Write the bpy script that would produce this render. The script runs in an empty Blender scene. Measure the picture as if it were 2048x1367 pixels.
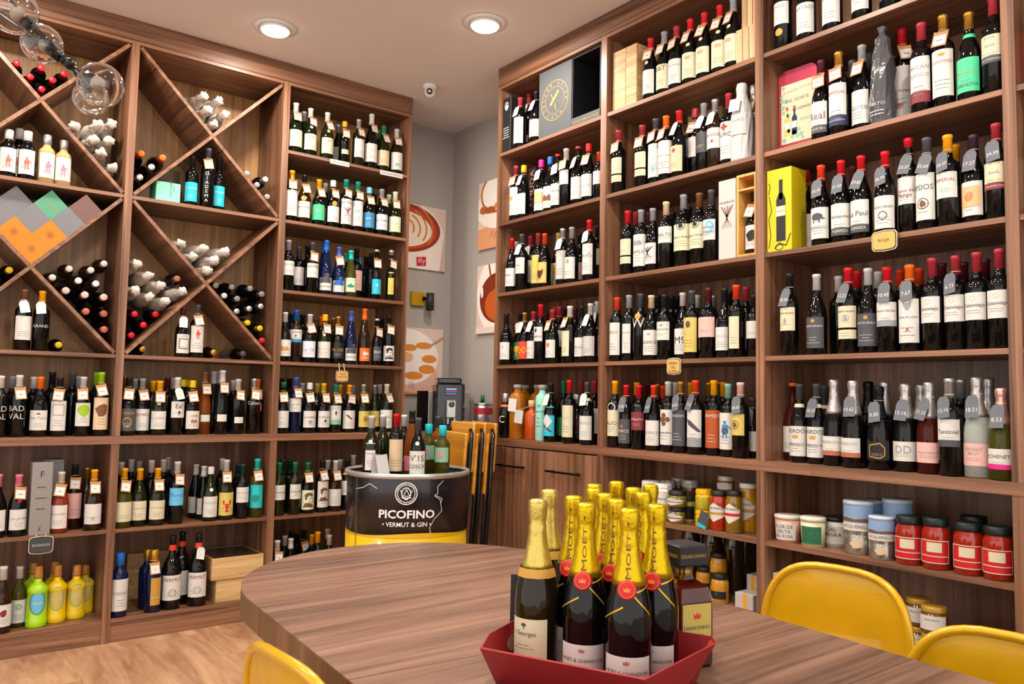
import bpy, bmesh, math, random
from math import sin, cos, pi, radians as rad
from mathutils import Vector, Matrix, geometry
random.seed(7)
SC = bpy.context.scene
COLL = SC.collection

# ------------------------------------------------------------------ camera, world, light, exposure
F_PX, YAW, PITCH, ROLL, CAM_H = 1590.3, 0.660928, 0.0690521, 0.0182058, 1.2203
Fv = Vector((sin(YAW)*cos(PITCH), cos(YAW)*cos(PITCH), sin(PITCH)))
R0 = Vector((cos(YAW), -sin(YAW), 0)); U0 = R0.cross(Fv)
Rv = R0*cos(ROLL) + U0*sin(ROLL); Uv = U0*cos(ROLL) - R0*sin(ROLL)
CAM = Vector((0, 0, CAM_H))
cam_data = bpy.data.cameras.new('camera'); cam = bpy.data.objects.new('camera', cam_data); COLL.objects.link(cam)
cam_data.sensor_width = 36.0; cam_data.lens = 36.0*F_PX/2048.0; cam_data.clip_start = 0.05
rm = Matrix((Rv, Uv, -Fv)).transposed().to_4x4(); rm.translation = CAM
cam.matrix_world = rm
SC.camera = cam

world = bpy.data.worlds.new('shop_daylight'); SC.world = world; world.use_nodes = True
bgn = world.node_tree.nodes['Background']; bgn.inputs[0].default_value = (1.0, 0.95, 0.90, 1); bgn.inputs[1].default_value = 1.12
SC.view_settings.view_transform = 'Standard'; SC.view_settings.look = 'None'
SC.view_settings.gamma = 1.0; SC.view_settings.use_curve_mapping = False
SC.view_settings.exposure = 0.76
LAMP_W = 13.0

# ------------------------------------------------------------------ site dimensions (metres)
YL, XR = 4.28, 2.646            # front planes of the two shelving runs
WALL_Y, WALL_X, CEIL = 4.68, 3.08, 3.092
DEPTH = 0.385
ZS = dict(a=2.595, b=2.195, c=1.797, d=1.395, e=0.995, f=0.542, g=0.113, s=0.694, t=0.404)
TB = 0.018                       # board thickness
TABLE_Z = 0.705

def ray(px, py):
    return Fv + Rv*((px-1024)/F_PX) - Uv*((py-683.5)/F_PX)
def at_y(px, py, y):
    d = ray(px, py); return CAM + d*(y/d.y)
def at_x(px, py, x):
    d = ray(px, py); return CAM + d*(x/d.x)
def at_z(px, py, z):
    d = ray(px, py); return CAM + d*((z-CAM_H)/d.z)
def at_d(px, py, dep):
    return CAM + ray(px, py)*dep
def to_px(p):
    v = Vector(p)-CAM; w = v.dot(Fv)
    return 1024+F_PX*v.dot(Rv)/w, 683.5-F_PX*v.dot(Uv)/w

# ------------------------------------------------------------------ colours and materials
COLS = {  # code: (hex, word)
 'wh': ('cbc8c3', 'white'), 'cr': ('c9c2a4', 'cream'), 'be': ('cdb493', 'beige'), 'gy': ('8d8d92', 'grey'), 'lg': ('b9b7b5', 'pale grey'),
 'dg': ('45464b', 'charcoal'), 'bk': ('17161a', 'black'), 'si': ('b7b8bb', 'silver'), 'rd': ('c01420', 'red'), 'dr': ('9c2c38', 'dull red'),
 'mr': ('4f1820', 'maroon'), 'or': ('e4671c', 'orange'), 'ro': ('cf3a1a', 'orange-red'), 'yo': ('e39a10', 'amber yellow'), 'ye': ('c9a90c', 'yellow'),
 'go': ('b98a35', 'gold'), 'lm': ('8fb51d', 'lime green'), 'gn': ('1f6f4a', 'green'), 'dn': ('1c3a30', 'dark green'), 'te': ('12806f', 'teal'),
 'tu': ('19b3b6', 'turquoise'), 'lb': ('5fb3dc', 'light blue'), 'bl': ('1c5fae', 'blue'), 'nb': ('1b2350', 'navy'), 'vi': ('4450a0', 'violet blue'),
 'pk': ('d8748a', 'pink'), 'lp': ('d9aaa2', 'pale pink'), 'ma': ('d61f7e', 'magenta'), 'co': ('a8604a', 'copper'), 'bw': ('6d452c', 'brown'),
 'pg': ('cfdcb6', 'pale green'), 'sg': ('7fae93', 'sage green'), 'mg': ('3fbf8a', 'mint green'), 'cy': ('19b1c9', 'cyan'), 'lv': ('d8d3dc', 'lavender white'),
 'dy': ('c4b05a', 'straw yellow'), 'ru': ('a4491a', 'rust orange'), 'wn': ('7a2732', 'wine red'), 'pu': ('3a2130', 'dark purple'), 'sk': ('d8a878', 'peach'),
 'wb': ('2f7fb0', 'sea blue'), 'sl': ('5c6068', 'slate grey'), 'kr': ('a87a50', 'kraft brown'), 'tg': ('7a7672', 'taupe grey')}
def lin(hexs):
    r = []
    for i in (0, 2, 4):
        c = int(hexs[i:i+2], 16)/255.0
        r.append(c/12.92 if c <= 0.04045 else ((c+0.055)/1.055)**2.4)
    return (r[0], r[1], r[2], 1)
MATS = {}
def pmat(name, hexs, rough=0.5, metal=0.0, noise=0.0, nscale=30.0, coat=0.0, trans=0.0, ior=1.45, bump=0.0, emit=None, estr=0.0, spec=0.5):
    if name in MATS: return MATS[name]
    m = bpy.data.materials.new(name); m.use_nodes = True; nt = m.node_tree; b = nt.nodes['Principled BSDF']
    b.inputs['Base Color'].default_value = lin(hexs); b.inputs['Roughness'].default_value = rough; b.inputs['Metallic'].default_value = metal
    b.inputs['Coat Weight'].default_value = coat; b.inputs['Coat Roughness'].default_value = 0.04
    b.inputs['Transmission Weight'].default_value = trans; b.inputs['IOR'].default_value = ior; b.inputs['Specular IOR Level'].default_value = spec
    if emit: b.inputs['Emission Color'].default_value = lin(emit); b.inputs['Emission Strength'].default_value = estr
    if noise or bump:
        tc = nt.nodes.new('ShaderNodeTexCoord'); n = nt.nodes.new('ShaderNodeTexNoise'); n.inputs['Scale'].default_value = nscale; n.inputs['Detail'].default_value = 4
        nt.links.new(tc.outputs['Object'], n.inputs['Vector'])
        if noise:
            mx = nt.nodes.new('ShaderNodeMix'); mx.data_type = 'RGBA'; c = lin(hexs)
            mx.inputs[6].default_value = tuple(x*(1-noise) for x in c[:3])+(1,); mx.inputs[7].default_value = tuple(min(1, x*(1+noise)) for x in c[:3])+(1,)
            nt.links.new(n.outputs['Fac'], mx.inputs[0]); nt.links.new(mx.outputs[2], b.inputs['Base Color'])
        if bump:
            bp = nt.nodes.new('ShaderNodeBump'); bp.inputs['Strength'].default_value = bump; bp.inputs['Distance'].default_value = 0.004
            nt.links.new(n.outputs['Fac'], bp.inputs['Height']); nt.links.new(bp.outputs[0], b.inputs['Normal'])
    MATS[name] = m; return m
def paper(code): return pmat('paper_'+COLS[code][1].replace(' ', '_'), COLS[code][0], 0.55)
def capmat(code):
    return pmat('capsule_'+COLS[code][1].replace(' ', '_'), COLS[code][0], 0.36 if code not in ('si', 'go') else 0.28, 0.0 if code not in ('si', 'go') else 0.7, spec=.35)
GLASS = {'k': ('08090a', 'dark'), 'g': ('0c1409', 'dark green'), 'o': ('171a07', 'olive green'), 'y': ('57531a', 'yellow-green'), 'b': ('0a1638', 'deep blue'),
         'r': ('7a2c18', 'rose'), 'a': ('8f4a10', 'amber'), 'm': ('28160b', 'brown'), 'c': ('c9cfc8', 'clear'), 'p': ('521a14', 'pink'), 'w': ('b39768', 'cream-filled'), 'n': ('1d1708', 'brown-green')}
def glass(code):
    if code in 'cyap': return pmat('glass_'+code, GLASS[code][0], 0.04, trans=0.5, ior=1.3)
    return pmat('glass_'+code, GLASS[code][0], 0.05, noise=0.25, nscale=12, spec=.4)
def wood(name, axis, dark, light, scale=9.0, rough=0.42, stretch=0.06, fleck=0.0, coat=0.05):
    if name in MATS: return MATS[name]
    m = bpy.data.materials.new(name); m.use_nodes = True; nt = m.node_tree; b = nt.nodes['Principled BSDF']
    tc = nt.nodes.new('ShaderNodeTexCoord'); mp = nt.nodes.new('ShaderNodeMapping')
    s = [scale*2.2]*3; s[axis] = scale*stretch; mp.inputs['Scale'].default_value = s
    nt.links.new(tc.outputs['Object'], mp.inputs['Vector'])
    oi = nt.nodes.new('ShaderNodeObjectInfo'); va = nt.nodes.new('ShaderNodeVectorMath'); va.operation = 'MULTIPLY_ADD'
    va.inputs[1].default_value = (37, 37, 37); nt.links.new(oi.outputs['Random'], va.inputs[0]); nt.links.new(mp.outputs[0], va.inputs[2])
    n1 = nt.nodes.new('ShaderNodeTexNoise'); n1.inputs['Scale'].default_value = 1.0; n1.inputs['Detail'].default_value = 6; n1.inputs['Roughness'].default_value = 0.62; n1.inputs['Distortion'].default_value = 0.9
    n2 = nt.nodes.new('ShaderNodeTexNoise'); n2.inputs['Scale'].default_value = 7.0; n2.inputs['Detail'].default_value = 3
    for n in (n1, n2): nt.links.new(va.outputs[0], n.inputs['Vector'])
    ad = nt.nodes.new('ShaderNodeMath'); ad.operation = 'MULTIPLY_ADD'; ad.inputs[1].default_value = 0.3
    nt.links.new(n2.outputs['Fac'], ad.inputs[0]); nt.links.new(n1.outputs['Fac'], ad.inputs[2])
    cr = nt.nodes.new('ShaderNodeValToRGB'); cr.color_ramp.elements[0].position = 0.45; cr.color_ramp.elements[1].position = 0.85
    cr.color_ramp.elements[0].color = lin(dark); cr.color_ramp.elements[1].color = lin(light)
    nt.links.new(ad.outputs[0], cr.inputs[0]); out = cr.outputs[0]
    if fleck:
        n3 = nt.nodes.new('ShaderNodeTexNoise'); n3.inputs['Scale'].default_value = 23; n3.inputs['Detail'].default_value = 2; nt.links.new(tc.outputs['Object'], n3.inputs['Vector'])
        c3 = nt.nodes.new('ShaderNodeValToRGB'); c3.color_ramp.elements[0].position = 0.78; c3.color_ramp.elements[1].position = 0.80; nt.links.new(n3.outputs['Fac'], c3.inputs[0])
        mx = nt.nodes.new('ShaderNodeMix'); mx.data_type = 'RGBA'; mx.inputs[7].default_value = lin('d8c8b4')
        nt.links.new(c3.outputs[0], mx.inputs[0]); nt.links.new(out, mx.inputs[6]); out = mx.outputs[2]
    nt.links.new(out, b.inputs['Base Color'])
    b.inputs['Roughness'].default_value = rough; b.inputs['Coat Weight'].default_value = coat; b.inputs['Coat Roughness'].default_value = 0.25
    MATS[name] = m; return m
WD, WLt = '4a2c1b', '9a6d51'
def wz(): return wood('walnut_vertical', 2, WD, WLt)
def wx(): return wood('walnut_along_x', 0, WD, WLt)
def wy(): return wood('walnut_along_y', 1, WD, WLt)
def pine(axis): return wood('pine_%d' % axis, axis, 'a87c48', 'd6b682', scale=8, rough=0.6, stretch=0.12)

# ------------------------------------------------------------------ mesh helpers
def new_mesh(name, V, F, mat, smooth=False):
    me = bpy.data.meshes.new(name); me.from_pydata([tuple(v) for v in V], [], F); me.update()
    if smooth: me.polygons.foreach_set('use_smooth', [True]*len(me.polygons))
    if mat: me.materials.append(mat)
    return me
def obj(name, me, parent=None, loc=(0, 0, 0), rot=(0, 0, 0)):
    o = bpy.data.objects.new(name, me); COLL.objects.link(o); o.location = loc; o.rotation_euler = rot
    if parent: o.parent = parent
    return o
def part(name, VF, mat, parent=None, smooth=False, world=False):
    V, F = VF
    if world and parent:
        p = parent
        off = Vector((0, 0, 0))
        while p: off += p.location; p = p.parent
        V = [Vector(v)-off for v in V]
    return obj(name, new_mesh(name, V, F, mat, smooth), parent)
def tag(o, label, cat=None, group=None):
    o['label'] = label
    if cat: o['category'] = cat
    if group: o['group'] = group
    return o
def thing(name, label, cat, loc=(0, 0, 0), rz=0.0, group=None, rot=None):
    o = bpy.data.objects.new(name, None); COLL.objects.link(o); o.location = loc; o.rotation_euler = rot or (0, 0, rz); o.empty_display_size = 0.05
    return tag(o, label, cat, group)
def structure(o): o['kind'] = 'structure'; return o
def join(*vfs):
    V, F = [], []
    for v, f in vfs:
        n = len(V); V += list(v); F += [[i+n for i in q] for q in f]
    return V, F
def box(x0, x1, y0, y1, z0, z1, bev=0.0):
    if bev <= 0:
        V = [(x, y, z) for z in (z0, z1) for y in (y0, y1) for x in (x0, x1)]
        return V, [[0, 2, 3, 1], [4, 5, 7, 6], [0, 1, 5, 4], [2, 6, 7, 3], [0, 4, 6, 2], [1, 3, 7, 5]]
    bm = bmesh.new(); bmesh.ops.create_cube(bm, size=1.0)
    for v in bm.verts:
        v.co = Vector(((x0+x1)/2+v.co.x*(x1-x0), (y0+y1)/2+v.co.y*(y1-y0), (z0+z1)/2+v.co.z*(z1-z0)))
    bmesh.ops.bevel(bm, geom=bm.edges[:], offset=bev, segments=1, affect='EDGES')
    bm.verts.index_update()
    V = [v.co.copy() for v in bm.verts]; F = [[v.index for v in f.verts] for f in bm.faces]; bm.free(); return V, F
def xf(VF, M): return [M @ Vector(v) for v in VF[0]], VF[1]
def rotz(VF, a, c=(0, 0, 0)):
    return xf(VF, Matrix.Translation(c) @ Matrix.Rotation(a, 4, 'Z'))
def lathe(prof, n=20, top=True, bottom=True, wob=None):
    V, F = [], []
    for k, (r, z) in enumerate(prof):
        for i in range(n):
            a = 2*pi*i/n; rr = r*(1+(wob(k, i) if wob else 0)); V.append((rr*cos(a), rr*sin(a), z))
    for k in range(len(prof)-1):
        for i in range(n):
            j = (i+1) % n; F.append([k*n+i, k*n+j, (k+1)*n+j, (k+1)*n+i])
    if bottom: F.append([i for i in range(n)][::-1])
    if top: F.append([(len(prof)-1)*n+i for i in range(n)])
    return V, F
def tube(pts, r, n=8, closed=False, cap=True):
    P = [Vector(p) for p in pts]; V, F = [], []; m = len(P); prev = None
    for i, p in enumerate(P):
        a = P[(i-1) % m] if (closed or i > 0) else p; b = P[(i+1) % m] if (closed or i < m-1) else p
        t = (b-a).normalized()
        if prev is None:
            up = Vector((0, 0, 1)) if abs(t.z) < 0.9 else Vector((1, 0, 0)); u = t.cross(up).normalized()
        else: u = (prev - t*prev.dot(t)).normalized()
        prev = u; w = t.cross(u); rr = r[i] if isinstance(r, (list, tuple)) else r
        for k in range(n):
            an = 2*pi*k/n; V.append(p+u*(rr*cos(an))+w*(rr*sin(an)))
    for i in range(m if closed else m-1):
        j = (i+1) % m
        for k in range(n):
            l = (k+1) % n; F.append([i*n+k, i*n+l, j*n+l, j*n+k])
    if cap and not closed: F.append(list(range(n))[::-1]); F.append([(m-1)*n+k for k in range(n)])
    return V, F
def sphere(c, r, n=16, m=10, sq=(1, 1, 1)):
    prof = [(max(1e-4, r*sin(pi*k/m)), -r*cos(pi*k/m)) for k in range(m+1)]
    V, F = lathe(prof, n); return [(c[0]+v[0]*sq[0], c[1]+v[1]*sq[1], c[2]+v[2]*sq[2]) for v in V], F
def prism(poly, z0, z1):
    n = len(poly); V = [(x, y, z0) for x, y in poly]+[(x, y, z1) for x, y in poly]
    return V, [list(range(n))[::-1], list(range(n, 2*n))]+[[i, (i+1) % n, n+(i+1) % n, n+i] for i in range(n)]
# flat (2-D) drawing helpers: lists of triangles in (u, v)
TXT = {}
def text2d(s, bold=0.0):
    key = s if not bold else (s, bold)
    if key not in TXT:
        cu = bpy.data.curves.new('t', 'FONT'); cu.body = s; cu.size = 1.0; cu.align_x = 'CENTER'; cu.align_y = 'CENTER'; cu.resolution_u = 2; cu.offset = bold
        ob = bpy.data.objects.new('t', cu); me = ob.to_mesh()
        tr = []
        for pg in me.polygons:
            vs = [(me.vertices[i].co.x, me.vertices[i].co.y) for i in pg.vertices]
            for k in range(1, len(vs)-1): tr.append((vs[0], vs[k], vs[k+1]))
        ob.to_mesh_clear(); bpy.data.objects.remove(ob); bpy.data.curves.remove(cu)
        xs = [p[0] for t in tr for p in t] or [0]; ys = [p[1] for t in tr for p in t] or [0]
        cx, cy = (max(xs)+min(xs))/2, (max(ys)+min(ys))/2
        TXT[key] = ([tuple((p[0]-cx, p[1]-cy) for p in t) for t in tr], max(xs)-min(xs), max(ys)-min(ys))
    return TXT[key]
def place_text(s, cx, cy, h, maxw, rot=0.0, stretch=1.0, bold=0.0):
    tr, w, hh = text2d(s, bold)
    k = h/0.72
    if w*k*stretch > maxw: k = maxw/w/stretch
    c, sn = cos(rot), sin(rot)
    return [tuple((cx+(p[0]*c*stretch-p[1]*sn)*k, cy+(p[0]*sn*stretch+p[1]*c)*k) for p in t) for t in tr]
def tri_poly(poly):
    P = [Vector((p[0], p[1], 0)) for p in poly]
    return [tuple((poly[i][0], poly[i][1]) for i in t) for t in geometry.tessellate_polygon([P])]
def rect2(x0, x1, y0, y1): return [((x0, y0), (x1, y0), (x1, y1)), ((x0, y0), (x1, y1), (x0, y1))]
def ell(cx, cy, a, b, n=18, t0=0.0, t1=2*pi): return [(cx+a*cos(t0+(t1-t0)*i/n), cy+b*sin(t0+(t1-t0)*i/n)) for i in range(n if abs(t1-t0-2*pi) < 1e-6 else n+1)]
def ring2(cx, cy, a, b, w, n=24, t0=0.0, t1=2*pi):
    tr = []
    for i in range(n):
        p, q = t0+(t1-t0)*i/n, t0+(t1-t0)*(i+1)/n
        A, B = (cx+a*cos(p), cy+b*sin(p)), (cx+a*cos(q), cy+b*sin(q)); C, D = (cx+(a-w)*cos(q), cy+(b-w)*sin(q)), (cx+(a-w)*cos(p), cy+(b-w)*sin(p))
        tr += [(A, B, C), (A, C, D)]
    return tr
def stroke(pts, w):
    tr = []
    for (x0, y0), (x1, y1) in zip(pts, pts[1:]):
        dx, dy = x1-x0, y1-y0; L = math.hypot(dx, dy) or 1; nx, ny = -dy/L*w/2, dx/L*w/2
        tr += [((x0+nx, y0+ny), (x0-nx, y0-ny), (x1-nx, y1-ny)), ((x0+nx, y0+ny), (x1-nx, y1-ny), (x1+nx, y1+ny))]
    return tr
def clip(poly, ax, val, keep_less):
    out = []; n = len(poly)
    for i in range(n):
        p, q = poly[i], poly[(i+1) % n]
        ip = (p[ax] <= val) == keep_less or p[ax] == val; iq = (q[ax] <= val) == keep_less or q[ax] == val
        if ip: out.append(p)
        if ip != iq:
            t = (val-p[ax])/(q[ax]-p[ax]); out.append((p[0]+t*(q[0]-p[0]), p[1]+t*(q[1]-p[1])))
    return out
def clip_rect(tris, x0, x1, y0, y1):
    out = []
    for t in tris:
        pl = list(t)
        for ax, v, l in ((0, x0, False), (0, x1, True), (1, y0, False), (1, y1, True)):
            if len(pl) >= 3: pl = clip(pl, ax, v, l)
        for k in range(1, len(pl)-1): out.append((pl[0], pl[k], pl[k+1]))
    return out
def slice_tris(tris, step):
    out = []
    for t in tris:
        xs = [p[0] for p in t]; a, b = min(xs), max(xs)
        if b-a <= step*1.2: out.append(t); continue
        n = int((b-a)/step)+1
        for i in range(n):
            pl = clip(list(t), 0, a+(b-a)*i/n, False)
            if len(pl) >= 3: pl = clip(pl, 0, a+(b-a)*(i+1)/n, True)
            for k in range(1, len(pl)-1): out.append((pl[0], pl[k], pl[k+1]))
    return out
def tris_mesh(tris, fn):
    V, F, idx = [], [], {}
    for t in tris:
        f = []
        for p in t:
            k = (round(p[0], 6), round(p[1], 6))
            if k not in idx: idx[k] = len(V); V.append(fn(*k))
            f.append(idx[k])
        if len(set(f)) == 3: F.append(f)
    return V, F
def fineprint(cx, cy, w, rows, dy, hgt, seed=0):
    rnd = random.Random(seed); tr = []
    for r in range(rows):
        y = cy-r*dy; ww = w*rnd.uniform(0.45, 1.0); x = cx-ww/2
        while x < cx+ww/2:
            l = min(rnd.uniform(.15, .35)*w, cx+ww/2-x); tr += rect2(x, x+l*0.85, y-hgt/2, y+hgt/2); x += l
    return tr
# little emblem drawings, unit size
def icon(name):
    T = []
    if name == 'disc': T += tri_poly(ell(0, 0, .5, .5))
    elif name == 'oval': T += tri_poly(ell(0, 0, .36, .5))
    elif name == 'ring': T += ring2(0, 0, .5, .5, .1)
    elif name == 'medal': T += ring2(0, 0, .5, .5, .07)+tri_poly(ell(-.06, 0, .2, .34, 8))+tri_poly(ell(.16, -.05, .1, .24, 8))
    elif name == 'rosette':
        for k in (-.34, 0, .34): T += ring2(k, 0, .2, .28, .08, 10)
    elif name == 'square': T += rect2(-.5, .5, -.5, .5)
    elif name == 'frame': T += stroke([(-.5, -.5), (.5, -.5), (.5, .5), (-.5, .5), (-.5, -.5)], .07)
    elif name == 'diamond': T += tri_poly([(0, -.5), (.4, 0), (0, .5), (-.4, 0)])
    elif name == 'star': T += tri_poly([((.5 if k % 2 == 0 else .2)*sin(k*pi/5), (.5 if k % 2 == 0 else .2)*cos(k*pi/5)) for k in range(10)])
    elif name == 'flower':
        for k in range(7): T += tri_poly(ell(.3*cos(k*.9), .3*sin(k*.9), .17, .17, 8))
    elif name == 'cross':
        for a, b in ((0, .3), (0, -.3), (.3, 0), (-.3, 0)): T += tri_poly(ell(a, b, .2, .2, 8))
        T += rect2(-.12, .12, -.12, .12)
    elif name == 'root':
        for k, x in enumerate((-.45, -.2, .05, .25, .48)): T += stroke([(0, -.02), (x*.5, .22), (x, .5-.05*k % .1)], .07)
        T += stroke([(0, .1), (0, -.15)], .16)
        for x in (-.4, -.2, 0, .2, .4): T += stroke([(0, -.1), (x*.6, -.3), (x, -.52)], .03)
    elif name == 'tree': T += stroke([(0, -.5), (0, 0)], .12)+tri_poly(ell(0, .2, .45, .28, 10))+stroke([(0, -.1), (-.4, .1)], .08)+stroke([(0, -.1), (.4, .12)], .08)
    elif name == 'fish': T += tri_poly(ell(-.05, 0, .4, .22, 14))+tri_poly([(.3, 0), (.55, .2), (.5, 0), (.55, -.2)])+tri_poly([(-.2, .15), (.1, .4), (.15, .15)])
    elif name == 'lobster':
        T += tri_poly(ell(0, -.02, .12, .26, 10))+tri_poly([(-.16, -.5), (.16, -.5), (.06, -.25), (-.06, -.25)])
        for s in (-1, 1): T += stroke([(s*.08, .15), (s*.3, .2), (s*.28, .42)], .09)+tri_poly(ell(s*.28, .4, .1, .14, 8))+stroke([(s*.1, 0), (s*.3, -.1)], .04)
    elif name == 'leaf': T += tri_poly([(0, -.5), (.3, -.25), (.5, .1), (.3, .4), (0, .5), (-.3, .4), (-.5, .1), (-.3, -.25)])
    elif name == 'heart': T += tri_poly([(0, -.5), (.4, 0), (.45, .25), (.25, .42), (0, .25), (-.25, .42), (-.45, .25), (-.4, 0)])
    elif name == 'portrait': T += tri_poly([(-.3, .35), (-.1, .5), (.2, .46), (.32, .25), (.2, .2), (.05, .32), (-.1, .2), (-.15, -.05), (-.25, .05)])+stroke([(.3, .15), (.34, -.02), (.22, -.2)], .05)+tri_poly([(-.4, -.5), (-.25, -.22), (0, -.2), (.25, -.3), (.4, -.5)])+stroke([(.02, .08), (.16, .1)], .05)+stroke([(-.02, -.12), (.12, -.13)], .04)
    elif name == 'figure': T += tri_poly(ell(0, .38, .09, .11, 8))+tri_poly([(-.14, .26), (.14, .26), (.2, -.1), (-.2, -.1)])+stroke([(-.08, -.1), (-.1, -.5)], .09)+stroke([(.08, -.1), (.1, -.5)], .09)+stroke([(.12, .22), (.34, .02)], .07)
    elif name == 'animal': T += tri_poly(ell(-.05, .05, .38, .24, 12))+tri_poly([(.25, .0), (.5, -.08), (.28, -.16)])+stroke([(-.25, -.1), (-.27, -.34)], .09)+stroke([(.1, -.12), (.12, -.34)], .09)
    elif name == 'wolf': T += tri_poly([(-.4, .5), (-.2, .3), (.2, .3), (.4, .5), (.36, .0), (.12, -.45), (-.12, -.45), (-.36, .0)])
    elif name == 'crown': T += tri_poly([(-.4, -.3), (.4, -.3), (.5, .3), (.2, 0), (0, .4), (-.2, 0), (-.5, .3)])
    elif name == 'wave': T += tri_poly([(-.5, -.4), (.5, -.4), (.5, -.05), (.3, .1), (.36, .4), (.1, .48), (-.1, .3), (.06, .2), (-.1, .02), (-.3, .12), (-.5, -.1)])
    elif name == 'hills': T += tri_poly([(-.5, -.3), (.5, -.3), (.5, .0), (.2, .25), (-.05, .05), (-.3, .3), (-.5, .1)])
    elif name == 'blot': T += tri_poly([(.5*cos(k*.7)*(.6+.4*((k*7) % 5)/4), .5*sin(k*.7)*(.6+.4*((k*3) % 4)/3)) for k in range(9)])
    elif name == 'script': T += stroke([(-.5, -.1), (-.35, .2), (-.3, -.12), (-.12, .14), (-.05, -.1), (.1, .12), (.16, -.1), (.3, .24), (.34, -.1), (.5, .06)], .045)
    elif name == 'bars':
        for k in range(3): T += rect2(-.5, .5, -.4+k*.35, -.28+k*.35)
    elif name == 'hex': T += stroke([(-.5, .35), (.2, .5), (.5, .2), (.5, -.3), (.2, -.5), (-.5, -.4), (-.5, .35)], .07)
    elif name == 'quill': T += tri_poly([(-.5, .35), (-.1, .2), (.5, -.4), (.3, -.42), (-.3, .0)])
    return T

# ------------------------------------------------------------------ room shell
def build_room():
    # floor: vinyl boards on a screed
    fl = structure(part('floor', box(-3.2, WALL_X, -2.2, WALL_Y, -0.06, -0.006), pmat('screed', '6b5440', 0.8)))
    fl['label'] = 'warm tan wood-look vinyl floor'
    fm = wood('floor_vinyl', 1, '8a6145', 'c79e7c', scale=3.2, rough=0.38, stretch=0.35, coat=0.1)
    W, L = 0.30, 1.2; me = {}
    y = -2.2; row = 0
    i = 0
    x = -3.2
    while x < WALL_X-0.01:
        x1 = min(x+W, WALL_X); y = -2.2-(i % 3)*0.4
        while y < WALL_Y-0.01:
            a, b = max(y, -2.2), min(y+L, WALL_Y)
            if b-a > 0.02:
                k = (round(x1-x, 3), round(b-a, 3))
                if k not in me: me[k] = new_mesh('plank', *box(-k[0]/2+.0005, k[0]/2-.0005, -k[1]/2+.0005, k[1]/2-.0005, -0.006, 0.0), fm)
                obj('plank', me[k], fl, ((x+x1)/2, (a+b)/2, 0))
            y += L
        x = x1; i += 1
    c = structure(part('ceiling', box(-3.2, WALL_X+.1, -2.2, WALL_Y+.1, CEIL, CEIL+.08), pmat('ceiling_paint', 'e4dad3', 0.85, noise=0.03, nscale=4)))
    gw = pmat('grey_wall_paint', 'a8a29d', 0.8, noise=0.04, nscale=60, bump=0.05)
    structure(part('wall_back', box(-3.2, WALL_X+.1, WALL_Y, WALL_Y+.1, 0, CEIL), gw))
    structure(part('wall_right', box(WALL_X, WALL_X+.1, -2.2, WALL_Y, 0, CEIL), gw))
build_room()

# ------------------------------------------------------------------ shelving
def sd(side, s0, s1, d0, d1, z0, z1):
    """box from run-coordinates: s along the run, d depth behind the front plane"""
    if side == 'L': return box(s0, s1, YL+d0, YL+d1, z0, z1)
    return box(XR+d0, XR+d1, s0, s1, z0, z1)
def sdp(side, s, d, z): return Vector((s, YL+d, z)) if side == 'L' else Vector((XR+d, s, z))
def along(side): return wx() if side == 'L' else wy()
BAYS = {}
def upper_unit(side, key, s0, s1, shelves, label, lattice=(), low_shelf=None, dark_post=False):
    t = thing('shelf_unit', label, 'shelving', sdp(side, (s0+s1)/2, DEPTH/2, ZS['e']), group='upper shelving bays'); pt = 0.019
    z0, z1 = ZS['e'], 2.986
    for a, b in ((s0, s0+pt), (s1-pt, s1)):
        part('side_panel', sd(side, a, b, 0, DEPTH, z0, z1), wz(), t, world=True)
    part('back_panel', sd(side, s0+pt, s1-pt, DEPTH-.012, DEPTH, z0, z1), wood('tan_back_panel', 2, '80532c', 'bd8e58') if side == 'L' else wz(), t, world=True)
    part('top_board', sd(side, s0+pt, s1-pt, 0, DEPTH-.012, z1-TB, z1), along(side), t, world=True)
    for z in shelves:
        part('shelf', sd(side, s0+pt, s1-pt, 0.004, DEPTH-.012, z-TB, z), along(side), t, world=True)
    for zb, zt in lattice:
        a, b = s0+pt, s1-pt; w, h = b-a, zt-zb; ang = math.atan2(h, w); Ld = math.hypot(w, h); cx, cz = (a+b)/2, (zb+zt)/2
        th = 0.017; Lc = Ld - th*1.15
        def board(l0, l1, sg):
            V, F = sd(side, l0, l1, 0.004, DEPTH-.012, -th/2, th/2)
            out = []
            for v in V:
                s = v[0] if side == 'L' else v[1]; z = v[2]
                s2, z2 = cx+s*cos(ang)-sg*z*sin(ang), cz+sg*s*sin(ang)+z*cos(ang)
                out.append((s2, v[1], z2) if side == 'L' else (v[0], s2, z2))
            return out, F
        dw = wood('walnut_diagonal', 1, WD, WLt)
        part('diagonal_board', board(-Lc/2, Lc/2, 1), dw, t, world=True)
        g = th/2/abs(sin(2*ang))+.001
        part('diagonal_board', board(-Lc/2, -g, -1), dw, t, world=True)
        part('diagonal_board', board(g, Lc/2, -1), dw, t, world=True)
    BAYS[key] = (side, s0+pt, s1-pt)
    return t
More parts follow.
